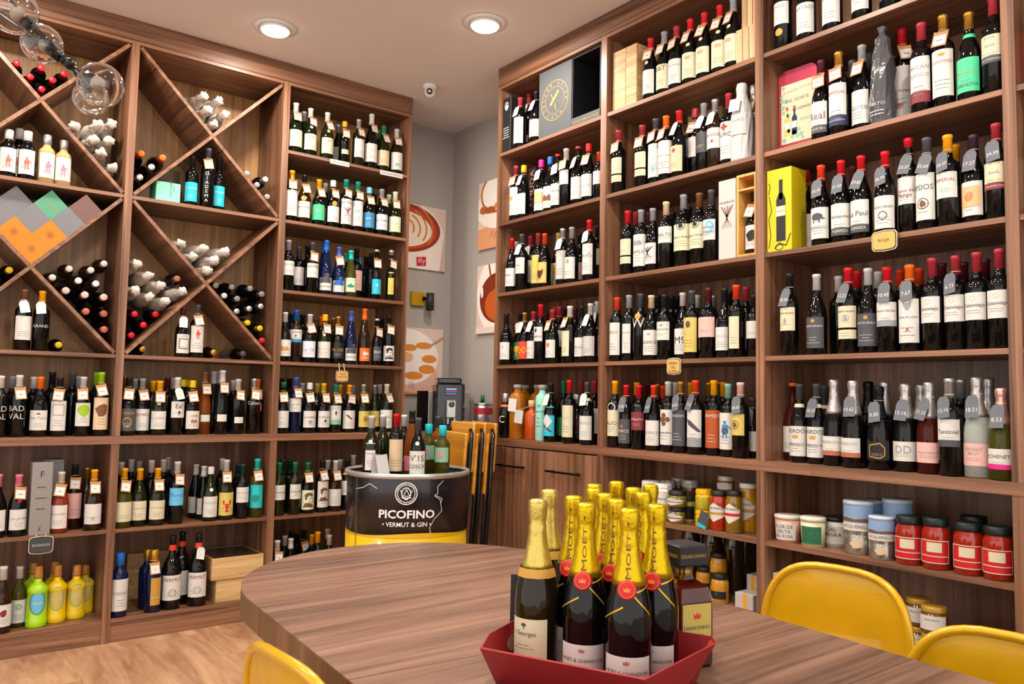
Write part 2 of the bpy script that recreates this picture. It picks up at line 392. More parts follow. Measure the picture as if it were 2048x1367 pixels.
def base_unit(side, key, s0, s1, shelves, label, doors=False):
    t = thing('base_unit', label, 'cabinet', sdp(side, (s0+s1)/2, DEPTH/2, 0), group='base cabinets'); pt = 0.019
    z0, z1 = ZS['g']-TB, ZS['e']-.039
    for a, b in ((s0, s0+pt), (s1-pt, s1)):
        part('side_panel', sd(side, a, b, 0, DEPTH, 0, z1), wz(), t, world=True)
    part('back_panel', sd(side, s0+pt, s1-pt, DEPTH-.012, DEPTH, 0, z1), wz(), t, world=True)
    part('plinth', sd(side, s0+pt, s1-pt, 0.006, 0.024, 0, z0), along(side), t, world=True)
    for z in [ZS['g']]+list(shelves):
        part('shelf', sd(side, s0+pt, s1-pt, 0.004, DEPTH-.012, z-TB, z), along(side), t, world=True)
    if doors:
        m = (s0+s1)/2
        for a, b in ((s0+.004, m-.002), (m+.002, s1-.004)):
            d = part('door', sd(side, a, b, -0.02, -0.001, z0+.01, z1-.006), wz(), t, world=True)
            hm = pmat('black_metal', '1a1a1c', 0.35, 0.6); c = (a+b)/2+.0
            part('handle', join(sd(side, c-.125, c+.125, -0.052, -0.044, z1-.105, z1-.095), sd(side, c-.10, c-.09, -0.046, -0.019, z1-.105, z1-.095), sd(side, c+.09, c+.10, -0.046, -0.019, z1-.105, z1-.095)), hm, d, world=True)
    return t
upper_unit('L', 'L1', 0.081, 0.881, [ZS['b'], ZS['d']], 'lattice wine rack bay holding folded gift boxes and copper-capped bottles', [(ZS['b'], 2.968), (ZS['d'], ZS['b']-TB)])
upper_unit('L', 'L2', 0.881, 1.679, [ZS['b'], ZS['d']], 'lattice wine rack bay with mint green box and tissue-wrapped bottles', [(ZS['b'], 2.968), (ZS['d'], ZS['b']-TB)])
upper_unit('L', 'L3', 1.679, 2.497, [ZS['a'], ZS['b'], ZS['c'], ZS['d']], 'straight-shelved walnut bay at the end beside the latte poster')
upper_unit('R', 'R1', 2.713, 3.566, [ZS['a'], ZS['b'], ZS['c'], ZS['d']], 'walnut shelf bay above the two cupboard doors')
upper_unit('R', 'R2', 1.8365, 2.713, [ZS['a'], ZS['b'], ZS['c'], ZS['d']], 'walnut shelf bay holding six stacked pine boxes and slatted crates')
upper_unit('R', 'R3', 0.9485, 1.8365, [ZS['a'], ZS['b'], ZS['c'], ZS['d']], 'walnut shelf bay holding the pink tin and yellow gift box')
upper_unit('R', 'R4', 0.06, 0.9485, [ZS['a'], ZS['b'], ZS['c'], ZS['d']], 'walnut shelf bay next to the bay with the pink tin')
base_unit('L', 'L1', 0.081, 0.881, [ZS['f']], 'open base cabinet holding lime and yellow liqueur bottles')
base_unit('L', 'L2', 0.881, 1.679, [ZS['f']], 'open base cabinet holding pine boxes and vermouth bottles')
base_unit('L', 'L3', 1.679, 2.497, [ZS['f']], 'open base cabinet behind the black and yellow drum')
base_unit('R', 'R1', 2.713, 3.566, [], 'base cabinet closed by two walnut doors with black bar handles', doors=True)
base_unit('R', 'R2', 1.8365, 2.713, [ZS['s'], ZS['t']], 'open base cabinet stocked with preserve jars')
base_unit('R', 'R3', 0.9485, 1.8365, [ZS['s'], ZS['t']], 'open base cabinet stocked with red sauce jars and rice cans')
base_unit('R', 'R4', 0.06, 0.9485, [ZS['s'], ZS['t']], 'open base cabinet next to the one with red sauce jars')
for side, a, b, lb in (('L', 0.081, 2.497, 'long walnut worktop board under the lattice racks'), ('R', 0.06, 3.566, 'long walnut worktop board above the cupboard doors and jars')):
    t = thing('worktop', lb, 'worktop', sdp(side, (a+b)/2, .19, ZS['e']-.039))
    cuts = [a, 1.62, b] if side == 'R' else [a, b]
    for p, q in zip(cuts, cuts[1:]):
        part('board', sd(side, p+.0006, q-.0006, -0.002, DEPTH, ZS['e']-.039, ZS['e']-.0005), along(side), t, world=True)
    t = thing('cornice', 'walnut fascia board along the ceiling over the '+('lattice racks' if side == 'L' else 'cupboard-door run'), 'cornice', sdp(side, (a+b)/2, .19, 2.986))
    part('fascia', sd(side, a, b, -0.004, DEPTH, 2.987, CEIL-.002), along(side), t, world=True)

# ------------------------------------------------------------------ bottles
PROF = {
 'bx': (.0345, [(0, .9), (.012, 1), (.62, 1), (.665, .95), (.70, .80), (.725, .56), (.755, .42), (.955, .375), (.96, .43), (.995, .43), (1, .36)]),
 'mg': (.0415, [(0, .9), (.012, 1), (.60, 1), (.65, .95), (.69, .78), (.72, .52), (.75, .38), (.955, .33), (.96, .38), (.995, .38), (1, .32)]),
 'bg': (.0366, [(0, .92), (.012, 1), (.46, 1), (.54, .94), (.62, .76), (.69, .54), (.75, .40), (.955, .345), (.96, .40), (.995, .40), (1, .32)]),
 'ch': (.0400, [(0, .93), (.012, 1), (.42, 1), (.50, .945), (.58, .80), (.68, .58), (.77, .44), (.86, .37), (.93, .36), (.935, .40), (.995, .38), (1, .3)]),
 'fl': (.0365, [(0, .93), (.01, 1), (.40, 1), (.50, .94), (.62, .74), (.74, .52), (.84, .41), (.955, .36), (.96, .42), (.995, .42), (1, .34)]),
 'lq': (.0400, [(0, .93), (.015, 1), (.62, 1), (.68, .93), (.72, .72), (.75, .52), (.79, .44), (.80, .44), (.805, .50), (.99, .50), (1, .44)]),
 'tl': (.0300, [(0, .93), (.01, 1), (.50, 1), (.60, .80), (.68, .52), (.74, .46), (.95, .42), (.955, .55), (.99, .55), (1, .5)]),
 'fat': (.0500, [(0, .93), (.012, 1), (.64, 1), (.72, .93), (.78, .74), (.81, .5), (.84, .38), (.90, .38), (.905, .5), (.995, .5), (1, .45)])}
PROF['bw'] = (.0362, PROF['bx'][1]); PROF['bs'] = (.0362, PROF['bg'][1]); PROF['bg'] = (.0402, PROF['bg'][1])
PROF['vb'] = (.0475, [(0, .92), (.012, 1), (.50, 1), (.57, .94), (.64, .76), (.70, .54), (.75, .38), (.955, .30), (.96, .34), (.995, .34), (1, .28)])
LABZ = {'bw': (.17, .56), 'bs': (.11, .44), 'vb': (.13, .47), 'bx': (.17, .56), 'mg': (.22, .58), 'bg': (.11, .44), 'ch': (.12, .34), 'fl': (.07, .30), 'lq': (.14, .54), 'tl': (.10, .44), 'fat': (.14, .56)}
LABV = {'q': (.03, .245), 'l': (.10, .40), 'h': (.38, .62), 't': (.10, .60), 's': (.20, .31), 'u': (.30, .58), 'n': (.12, .56), 'w': (.08, .46), '2': (.30, .55)}
MCACHE = {}
def rad_at(kind, h, z):
    R, P = PROF[kind]; R = R*min(1.0, max(.88, h/.295))
    f = max(0, min(1, z/h))
    for (a, ra), (b, rb) in zip(P, P[1:]):
        if f <= b: return R*(ra+(rb-ra)*((f-a)/(b-a) if b > a else 0))
    return R*P[-1][1]
def body_r(kind, h): return rad_at(kind, h, .3*h)
def cached(key, fn):
    if key not in MCACHE: MCACHE[key] = fn()
    return MCACHE[key]
def glass_mesh(kind, h, code):
    def f():
        pr = [(rad_at(kind, h, q*h) if i else rad_at(kind, h, 0)*.9, q*h) for i, (q, _) in enumerate(PROF[kind][1])]
        return new_mesh('glass_body', *lathe(pr, 22), glass(code), True)
    return cached(('g', kind, h, code), f)
def cap_mesh(kind, h, code, style):
    def f():
        rnd = random.Random(hash((code, style)) % 1000)
        if style == '*':
            zs = [.865, .875, .90, .95, .985, 1.004, 1.008]; ex = [.0006, .0022, .0030, .0034, .0030, .0015, -.004]
            pr = [(rad_at(kind, h, min(z, .94)*h)+e, z*h) for z, e in zip(zs, ex)]
            return new_mesh('wax_seal', *lathe(pr, 18), capmat(code), True)
        if style == '^':
            zs = [.60, .64, .70, .76, .82, .845, .865, .90, .94, .975, .995, 1.002]; ex = [.0004, .0008, .0008, .0008, .0008, .0022, .0004, .0022, .0038, .0040, .0022, -.003]
            pr = [(rad_at(kind, h, min(z, .93)*h)+e, z*h) for z, e in zip(zs, ex)]
            w = [[rnd.uniform(-.05, .05) if k > 4 else rnd.uniform(-.006, .006) for _ in range(18)] for k in range(12)]
            return new_mesh('foil', *lathe(pr, 18, wob=lambda k, i: w[k][i]), pmat('foil_'+COLS[code][1].replace(' ', '_'), COLS[code][0], .30, .75, bump=.5, nscale=70), True)
        z0 = {'-': .955, '=': .90}.get(style, .80 if kind != 'fat' else .905)
        zs = sorted(set([z0]+[q for q, _ in PROF[kind][1] if q > z0]))
        pr = [(rad_at(kind, h, z*h)+.0007, z*h) for z in zs]; pr[-1] = (pr[-1][0], h+.0006)
        return new_mesh('capsule', *lathe(pr, 18), capmat(code), True)
    return cached(('c', kind, h, code, style), f)
def wrap(kind, h, off):
    Rb = body_r(kind, h)
    return lambda u, v: ((rad_at(kind, h, v)+off)*sin(u/Rb), -(rad_at(kind, h, v)+off)*cos(u/Rb), v)
def label_mesh(kind, h, z0, z1, hw, code, name='label', off=.0006, cut=0):
    def f():
        n, m = 10, 3; w = wrap(kind, h, off); V, F = [], []
        for j in range(m+1):
            v = z0+(z1-z0)*j/m
            for i in range(n+1): V.append(w(-hw+2*hw*i/n, v))
        for j in range(m):
            for i in range(n): a = j*(n+1)+i; F.append([a, a+1, a+n+2, a+n+1])
        return new_mesh(name, V, F, paper(code), True)
    return cached((name, kind, h, round(z0, 4), round(z1, 4), round(hw, 4), code, off), f)
def inked(name, tris, fn, code, parent, mat=None, step=.005):
    if not tris: return None
    V, F = tris_mesh(slice_tris(tris, step), fn)
    return part(name, (V, F), mat or paper(code), parent)
def hang_tag(t, kind, h, style, price, ang):
    rn = rad_at(kind, h, .80*h)+.006; rb = body_r(kind, h)+.005; zt = .815*h; ln = .058 if style != 'S' else .07; wd = .046 if style == 'K' else .040
    zb = zt-ln; rb = min(rb, rad_at(kind, h, max(.1*h, zb))+.012) if kind in ('bg', 'bs', 'vb', 'ch', 'fl') else rb
    rb = max(rb, rn+.008)
    roll = random.uniform(-.22, .22)
    def fr(u, v, o=0.0):   # u across, v 0..1 from top to bottom
        cu, su = cos(roll), sin(roll); uu = u*cu - (v-.5)*ln*su; vv = .5 + (v-.5)*cu + u*su/ln
        r = rn+(rb-rn)*vv+o; z = zt-ln*vv
        return (r*sin(ang)+uu*cos(ang), -r*cos(ang)+uu*sin(ang), z)
    col = {'K': 'kr', 'S': 'sl', 'V': 'wh'}[style]
    if style == 'K': poly = [(-.5, 0), (-.38, .06), (.38, .06), (.5, 0), (.5, 1), (-.5, 1)]
    else: poly = [(-.3, 0), (.3, 0), (.5, .22), (.5, 1), (-.5, 1), (-.5, .22)]
    V = [fr(u*wd, v, 0) for u, v in poly]+[fr(u*wd, v, .0012) for u, v in poly]; n = len(poly)
    p = part('price_tag', (V, [list(range(n))[::-1], list(range(n, 2*n))]+[[i, (i+1) % n, n+(i+1) % n, n+i] for i in range(n)]), pmat('tag_'+col, COLS[col][0], .7, noise=.12, nscale=80), t)
    if style == 'K':
        part('price_card', ([fr(u*wd, v, .002) for u, v in ((-.41, .30), (.41, .30), (.41, .92), (-.41, .92))], [[0, 3, 2, 1]]), paper('wh'), p)
        inked('price_lettering', fineprint(0, .62, .024, 1, .1, .09, int(h*1e4) % 97), lambda u, v: fr(u, v, .0026), 'gy', p)
    elif price:
        tr = place_text(price, 0, 0, .013, wd*.86)
        inked('price_lettering', [tuple((a, .64-b/ln) for a, b in q) for q in tr], lambda u, v: fr(u, v, .002), 'wh', p)
    elif style == 'V':
        inked('price_lettering', fineprint(0, .6, .02, 1, .1, .08, int(h*1e4) % 97), lambda u, v: fr(u, v, .002), 'lg', p)
    zz = .83*h; rr = rad_at(kind, h, zz)+.0012
    pts = [(rr*cos(2*pi*k/12), rr*sin(2*pi*k/12), zz) for k in range(12)]
    part('string', tube(pts, .0011, 4, closed=True), pmat('twine', 'cdbb98' if style != 'V' else 'e4e0d8', .9), t)
def make_bottle(name, loc, rz, h, kind, gl, cap, ex, label, cat='wine bottle', group=None, rot=None, tag_ang=None):
    h = round(h*200)/200.0
    t = thing(name, label, cat, loc, rz, group, rot)
    obj('glass_body', glass_mesh(kind, h, gl), t)
    if cap != 'no':
        st = cap[2:] if len(cap) > 2 else ''
        nm = {'*': 'wax_seal', '^': 'foil'}.get(st, 'capsule')
        obj(nm, cap_mesh(kind, h, cap[:2], st), t)
    lab = None; Rb = body_r(kind, h); z0, z1 = LABZ[kind]; var = ''; hw = 1.12*Rb
    texts, icons, seed = [], [], int(abs(loc[0]*977+loc[1]*331+loc[2]*71)*10)
    lc = None
    for e in ex:
        c, v = e[0], e[1:]
        if c == 'L':
            lc = v[:2]; var = v[3:] if len(v) > 2 else ''
            if var in LABV: z0, z1 = LABV[var]
            if var == 'n': hw = .62*Rb
            if var == 's': hw = .7*Rb
            lab = obj('label', label_mesh(kind, h, z0*h, z1*h, hw, lc), t)
            if var == '2':
                l2 = obj('label', label_mesh(kind, h, .17*h, .275*h, hw, lc), t)
                inked('fine_print', fineprint(0, .235*h, hw*1.3, 2, .03*h, .006*h, seed), wrap(kind, h, .0011), 'gy', l2)
            if lc == '__': pass
        elif c == 'T': texts.append(v)
        elif c == 'I': icons.append(v)
        elif c == 'B':
            lb = obj('label_band', label_mesh(kind, h, z0*h, (z0+.24*(z1-z0))*h, hw*1.001, v[:2], 'label_band', .0010), lab or t)
            if '=' in v:
                inked('lettering', place_text(v.split('=')[1].replace('_', ' '), 0, (z0+.12*(z1-z0))*h, .085*(z1-z0)*h, hw*1.6), wrap(kind, h, .0018), 'wh', lb)
        elif c == 'N':
            obj('neck_label', label_mesh(kind, h, .70*h, .745*h, 1.6*Rb, v[:2], 'neck_label', .0012), t)
        elif c == 'O': obj('neck_label', label_mesh(kind, h, .80*h, .875*h, 1.5*Rb, v[:2], 'neck_label', .0016), t)
        elif c == 'E':
            tr = [tuple((p[0]*.022*(1.3 if v == 'y' else 1), p[1]*.018+.585*h) for p in q) for q in icon('disc')]
            inked('seal', tr, wrap(kind, h, .0012), v if v in COLS else 'wh', t)
        elif c == 'M':
            tr = [tuple((p[0]*.03-.0, p[1]*.03+float(v or .57)*h) for p in q) for q in icon('disc')]
            inked('medal', tr, wrap(kind, h, .0016), 'go', t)
        elif c in 'KSV':
            hang_tag(t, kind, h, c, v if c == 'S' else None, (random.uniform(-.24, .16) if tag_ang is None else tag_ang)-((rz+pi/4) % (pi/2)-pi/4))
    H = (z1-z0)*h
    base = lab or t
    yy = .62 if texts else .7
    ink = 'wh' if lc in ('bk', 'dg', 'wn', 'ru', 'sl', 'wb', 'nb', 'bl', 'cy') or lab is None else 'dg'
    for k, tx in enumerate(texts):
        s, *o = tx.split('@'); cc = o[0] if o and o[0] else ink; sz = float(o[1]) if len(o) > 1 else .15
        lines = s.replace('_', ' ').split('|'); fy = float(o[2]) if len(o) > 2 else yy
        tr = []
        for i, ln in enumerate(lines):
            tr += place_text(ln, 0, z0*h+H*(fy-i*sz*1.35), sz*H, hw*1.75)
        inked('lettering', tr, wrap(kind, h, .0013), cc, base)
    for ic in icons:
        s, *o = ic.split('@'); cc = o[0] if o and o[0] else 'bw'; sz = float(o[1]) if len(o) > 1 else .32; fy = float(o[2]) if len(o) > 2 else (.84 if texts else .66)
        k = sz*H; k = min(k, 1.9*hw); 
        inked('emblem', [tuple((p[0]*k, p[1]*k+z0*h+H*fy) for p in q) for q in icon(s)], wrap(kind, h, .0012), cc, base)
    if lab and var not in ('s',) and lc not in ('__',):
        inked('fine_print', fineprint(0, z0*h+H*.34, hw*1.3, 2 if H < .09 else 3, H*.085, H*.014, seed), wrap(kind, h, .0011), 'tg' if ink == 'dg' else 'lg', base)
    return t
ORD = 'first second third fourth fifth sixth seventh eighth ninth tenth eleventh twelfth thirteenth fourteenth fifteenth sixteenth'.split()
PLACED, RECTS = {}, {}
def find_bay(loc):
    side = 'L' if abs(loc[1]-YL-.19) < .3 and loc[0] < 2.5 else 'R'
    s, dd = (loc[0], loc[1]-YL) if side == 'L' else (loc[1], loc[0]-XR)
    for k, (sd_, a, b) in BAYS.items():
        if sd_ == side and a-.02 <= s <= b+.02:
            for zk, z in ZS.items():
                if abs(loc[2]-z) < .012: return (k, zk), s, dd
    return None, s, dd
def claim_rect(loc, w, d):
    k, s, dd = find_bay(loc)
    if k: RECTS.setdefault(k, []).append((s-w/2, s+w/2, dd-d/2, dd+d/2))
def claim_disc(loc, r):
    k, s, dd = find_bay(loc)
    if k: PLACED.setdefault(k, []).append((s, dd, r))
def is_free(k, s, d, r):
    if any((s-a)**2+(d-b)**2 < (r+c)**2 for a, b, c in PLACED.get(k, [])): return False
    for s0, s1, d0, d1 in RECTS.get(k, []):
        q = max(s0-s, 0, s-s1), max(d0-d, 0, d-d1)
        if q[0]**2+q[1]**2 < r*r: return False
    return True
def settle(side, px, py, z, r, d):
    """first clear spot along the sight line, starting at depth d"""
    P0 = None; d0 = d
    while d < DEPTH-.013-r:
        P = at_y(px, py, YL+d) if side == 'L' else at_x(px, py, XR+d); k, s, dd = find_bay((P.x, P.y, z))
        if k is None: return P, d
        _, s0, s1 = BAYS[k[0]]; s = min(max(s, s0+r), s1-r)
        P = Vector((s, P.y, P.z)) if side == 'L' else Vector((P.x, s, P.z))
        if P0 is None: P0 = P
        if is_free(k, s, d, r+.0006): claim_disc((P.x, P.y, z), r+.0006); return P, d
        d += .005
    print('NOSETTLE', side, px, py, z); return P0, d0
def capword(cap):
    if cap == 'no': return 'uncapped'
    return COLS[cap[:2]][1] + {'*': ' wax-sealed', '^': ' foiled'}.get(cap[2:], '-capped')
def tag_side(bay, zkey, side, s, d, r):
    """direction for a neck tag in which it hangs clear of neighbours, boxes and bay sides"""
    _, s0, s1 = BAYS[bay]; R = r+.009; sg = 1 if side == 'L' else -1
    c = [-.24+.04*k for k in range(11)]; random.shuffle(c); c += [k*.08*q for k in range(4, 12) for q in (-1, 1)]
    for a in c:
        pts = [(s+sg*(rr*sin(a)+u*cos(a)), d-(rr*cos(a)-u*sin(a))) for u in (-.030, -.015, 0, .015, .030) for rr in (R, r+.001)]
        if all(s0+.001 < p < s1-.001 and is_free((bay, zkey), p, q, .0005) for p, q in pts if (p-s)**2+(q-d)**2 > (r+.001)**2): return a
    return 0.0
def roof(bay, zkey, s):
    if bay not in ('L1', 'L2') or zkey not in ('b', 'd'): return 9.0
    _, s0, s1 = BAYS[bay]; zb, zt = (ZS['b'], 2.968) if zkey == 'b' else (ZS['d'], ZS['b']-TB); m = (s0+s1)/2
    return (zt-zb)*(.5-(abs(s-m)+.016)/(s1-s0))-.0125
def row(bay, zkey, where, data, cat='wine bottle', name='wine_bottle'):
    """one shelf of bottles; each line: x-pixel of the cap, y-pixel of the top, row, kind, glass, cap, extras"""
    side, s0, s1 = BAYS[bay]; z = ZS[zkey]; occ = PLACED.setdefault((bay, zkey), [])
    items = []
    for ln in data.strip().splitlines():
        f = ln.split()
        if f:
            f[3] = {('L', 'bx'): 'bw', ('R', 'bg'): 'bs'}.get((side, f[3]), f[3]); items.append(f)
    order = sorted(range(len(items)), key=lambda i: (float(items[i][2]), i if side == 'L' else -i))
    res = {}
    for i in order:
        f = items[i]; px = float(f[0]); kind = f[3]; rw = float(f[2]); d = .006+PROF[kind][0]*1.04+rw*.088
        fixed = float(f[1][1:]) if f[1].startswith('h') else None
        best = None
        while True:
            if fixed is None:
                P = at_y(px, float(f[1]), YL+d) if side == 'L' else at_x(px, float(f[1]), XR+d); h = P.z-z
            else:
                h = fixed; q = to_px(sdp(side, (s0+s1)/2, d, z+h)); py = q[1]
                for _ in range(4):
                    P = at_y(px, py, YL+d) if side == 'L' else at_x(px, py, XR+d)
                    py = to_px((P.x, P.y, z+h))[1]
            h = min(max(h, .225), .365, roof(bay, zkey, P.x)); h = round(h*200-.2)/200; r = body_r(kind, h)+.0002
            s = P.x if side == 'L' else P.y; s = min(max(s, s0+r), s1-r)
            ok = is_free((bay, zkey), s, d, r)
            if ok and (best is None): best = (s, d, h, r); break
            d += .006
            if d > DEPTH-.014-r: break
        if best is None: print('NOFIT', bay, zkey, f[:4]); continue
        occ.append((best[0], best[1], best[3])); res[i] = best
    front = [i for i in range(len(items)) if i in res and float(items[i][2]) < .5]
    front.sort(key=lambda i: -res[i][0] if side == 'L' else -res[i][0])
    for i in sorted(res):
        f = items[i]; s, d, h, r = res[i]; loc = sdp(side, s, d, z)
        lw = [e for e in f[6:] if e[0] == 'L']
        lab = capword(f[5])+' '+GLASS[f[4]][1]+' bottle'
        if lw: lab += ', '+COLS[lw[0][1:3]][1]+' label'
        if i in front: lab += ', '+ORD[front.index(i)]+' from corner, '+where
        else: lab += ', back row, '+where
        vx, vy = -loc.x, -loc.y
        if side == 'L': face = math.atan2(vx, -vy)*-1; base = 0.0; ang = math.atan2(loc.x, loc.y); rz = -ang*.55*1.0+random.uniform(-.28, .28)
        else: ang = math.atan2(loc.y, loc.x); rz = -pi/2+ang*.22+random.uniform(-.22, .22)
        nm = name if f[3] != 'ch' else 'sparkling_wine_bottle'
        make_bottle(nm, loc, rz, h, f[3], f[4], f[5], f[6:], lab, cat, 'bottles on '+where, tag_ang=tag_side(bay, zkey, side, s, d, r))
LATTICE = []
def lying(items, label, group, glasscode='k', kind='bx'):
    for px, py, cap in items: LATTICE.append(dict(kind=kind, r=body_r(kind, .30), px=px, py=py, d=random.uniform(.035, .06), make='lie', cap=cap, gl=glasscode, label=label, group=group))
def wrapped(items, label, group):
    for k, (px, py) in enumerate(items): LATTICE.append(dict(r=.0382, px=px, py=py, d=random.uniform(.045, .08), make='wrap', k=k, label=label, group=group))
def stack_lattice():
    """piles in the lattice pockets: keep each bottle clear of boards and neighbours, then let it rest on what lies below"""
    th = .017; pockets = {}
    for it in LATTICE:
        P = at_y(it['px'], it['py'], YL+it['d']); p = [P.x, P.z]
        for bay in ('L1', 'L2'):
            _, s0, s1 = BAYS[bay]
            for ci, (zb, zt) in enumerate(((ZS['b'], 2.968), (ZS['d'], ZS['b']-TB))):
                if s0-.03 <= p[0] <= s1+.03 and zb-.03 <= p[1] <= zt+.03:
                    w, h = s1-s0, zt-zb; L = math.hypot(w, h); cx, cz = (s0+s1)/2, (zb+zt)/2
                    n1, n2 = (-h/L, w/L), (h/L, w/L)
                    g1 = 1 if (p[0]-cx)*n1[0]+(p[1]-cz)*n1[1] > 0 else -1; g2 = 1 if (p[0]-cx)*n2[0]+(p[1]-cz)*n2[1] > 0 else -1
                    it['lim'] = [((1, 0), s0), ((-1, 0), -s1), ((0, 1), zb), ((0, -1), -zt), ((n1[0]*g1, n1[1]*g1), (cx*n1[0]+cz*n1[1])*g1+th/2), ((n2[0]*g2, n2[1]*g2), (cx*n2[0]+cz*n2[1])*g2+th/2)]
                    it['p'] = p; it['p0'] = tuple(p); pockets.setdefault((bay, ci, g1, g2), []).append(it)
    def fits(it, p, others):
        return all(n[0]*p[0]+n[1]*p[1]-c +2.5e-4 >= it['r'] for n, c in it['lim']) and all((p[0]-o['p'][0])**2+(p[1]-o['p'][1])**2 **1 >= (it['r']+o['r']-2.5e-4)**2 for o in others)
    for key, its in pockets.items():
        moves = sorted(((dx*.002, dz*.002) for dx in range(-40, 41) for dz in range(-45, 31)), key=lambda m: m[0]**2*1.2+m[1]**2)
        done = []; n = 0
        for x in sorted(its, key=lambda q: q['p0'][1]):   # lowest first: smallest shift that is clear of everything and carried from below
            for dx, dz in moves:
                q = (x['p0'][0]+dx, x['p0'][1]+dz)
                if fits(x, q, done) and not fits(x, (q[0], q[1]-.003), done): x['p'] = list(q); break
            else: n += 1
            for k in range(30):
                q = (x['p'][0], x['p'][1]-.0002)
                if not fits(x, q, done): break
                x['p'] = list(q)
            x['p'][1] -= .0002
            done.append(x)
        if DEBUG: print('POCKET', key, n, [(round(1000*(x['p'][0]-x['p0'][0])), round(1000*(x['p'][1]-x['p0'][1]))) for x in its])
    for it in LATTICE:
        x, z = it['p']; dd = it['d']
        if it['make'] == 'lie': make_lying(it, x, z, dd)
        else: make_wrapped(it, x, z, dd)
def make_lying(it, x, z, d):
    h = .30; cap = it['cap']
    make_bottle('lying_wine_bottle', (x, YL+d+h, z), 0, h, it['kind'], it['gl'], cap, ['Lwh'] if random.random() < .5 else [], it['label'] % COLS[cap[:2]][1], 'wine bottle', it['group'], rot=(pi/2, 0, 0))
def make_wrapped(it, x, z, d):
    pm = pmat('tissue_paper', 'c2bab0', .8, noise=.25, nscale=25, bump=.5); rnd = random.Random(it['k']*13+int(it['px']))
    t = thing('tissue_wrapped_bottle', it['label'], 'wrapped bottle', (x, YL+d, z), 0, it['group'])
    pr = [(.036, .0), (.0385, .02), (.0395, .10), (.039, .17), (.033, .205), (.024, .235), (.020, .262), (.021, .278)]
    w = [[rnd.uniform(-.07, .045) for _ in range(16)] for _ in range(9)]
    M = Matrix.Translation((0, .285, 0)) @ Matrix.Rotation(pi/2, 4, 'X')
    part('paper_wrap', xf(lathe(pr, 16, wob=lambda a, i: w[a][i]), M), pm, t, smooth=True)
    pr2 = [(.021, .274), (.016, .288), (.019, .303), (.024, .318), (.018, .332), (.006, .338)]
    w2 = [[rnd.uniform(-.34, .34) for _ in range(14)] for _ in range(9)]; tl = rnd.uniform(-.016, .016)
    V, F = lathe(pr2, 14, wob=lambda a, i: w2[a][i]); V = [(v[0]+tl*(v[2]-.276)*14, v[1]+abs(tl)*(v[2]-.276)*10, v[2]) for v in V]
    part('twisted_end', xf((V, F), M), pm, t, True)
DEBUG = False

# ------------------------------------------------------------------ lamps and ceiling fittings
def downlight(x, y, k):
    t = thing('ceiling_downlight', 'round recessed white ceiling downlight '+k, 'downlight', (x, y, CEIL), group='ceiling downlights')
    tm = pmat('white_trim', 'e8e6e2', .4)
    part('trim_ring', lathe([(.082, -.001), (.106, -.001), (.106, -.006), (.084, -.010), (.080, -.008)], 32, top=False, bottom=False), tm, t, True)
    part('housing', lathe([(.078, -.0005), (.078, -.016), (.070, -.018)], 32, top=False), tm, t, True)
    part('diffuser', lathe([(.068, -.0185), (.066, -.024), (.04, -.028), (.001, -.029)], 32), pmat('lit_diffuser', 'ffffff', .4, emit='fff8ee', estr=9.0), t, True)
    ld = bpy.data.lights.new('downlight_beam', 'AREA'); ld.shape = 'DISK'; ld.size = .13; ld.energy = LAMP_W; ld.color = (1.0, .90, .78)
    lo = bpy.data.objects.new('downlight_beam', ld); COLL.objects.link(lo); lo.location = (0, 0, -.034); lo.parent = t
for x, y, k in ((1.454, 3.90, 'over the lattice rack'), (2.251, 3.163, 'over the drum'), (.35, 3.78, 'before the gift-box lattice'), (1.85, 1.75, 'over the far chairs'), (1.75, .45, 'over the near chairs'),
                (1.0, 2.35, 'over the table end'), (.75, 1.0, 'over the champagne tray'), (-.55, 2.6, 'in the aisle'), (-.5, .9, 'behind the aisle')):
    downlight(x, y, k)
def security_camera():
    t = thing('dome_security_camera', 'white dome security camera on the ceiling near the corner', 'security camera', (2.47, 4.03, CEIL))
    wm = pmat('white_plastic', 'e9e4de', .35)
    part('mount', lathe([(.045, -.0005), (.045, -.012), (.038, -.024)], 24), wm, t, True)
    d = part('dome', sphere((0, 0, -.040), .035, 20, 12), wm, t, True)
    n = (CAM-Vector((2.47, 4.03, CEIL-.04))).normalized(); n.x -= .1; n.z += .12; n.normalize(); q = n.to_track_quat('Z', 'X').to_matrix().to_4x4()
    M = Matrix.Translation((0, 0, -.040)) @ q
    part('lens', xf(lathe([(.019, .026), (.019, .0345), (.016, .036), (.012, .034), (.001, .0335)], 20), M), pmat('lens_black', '0b0b0c', .1), d, True)
security_camera()
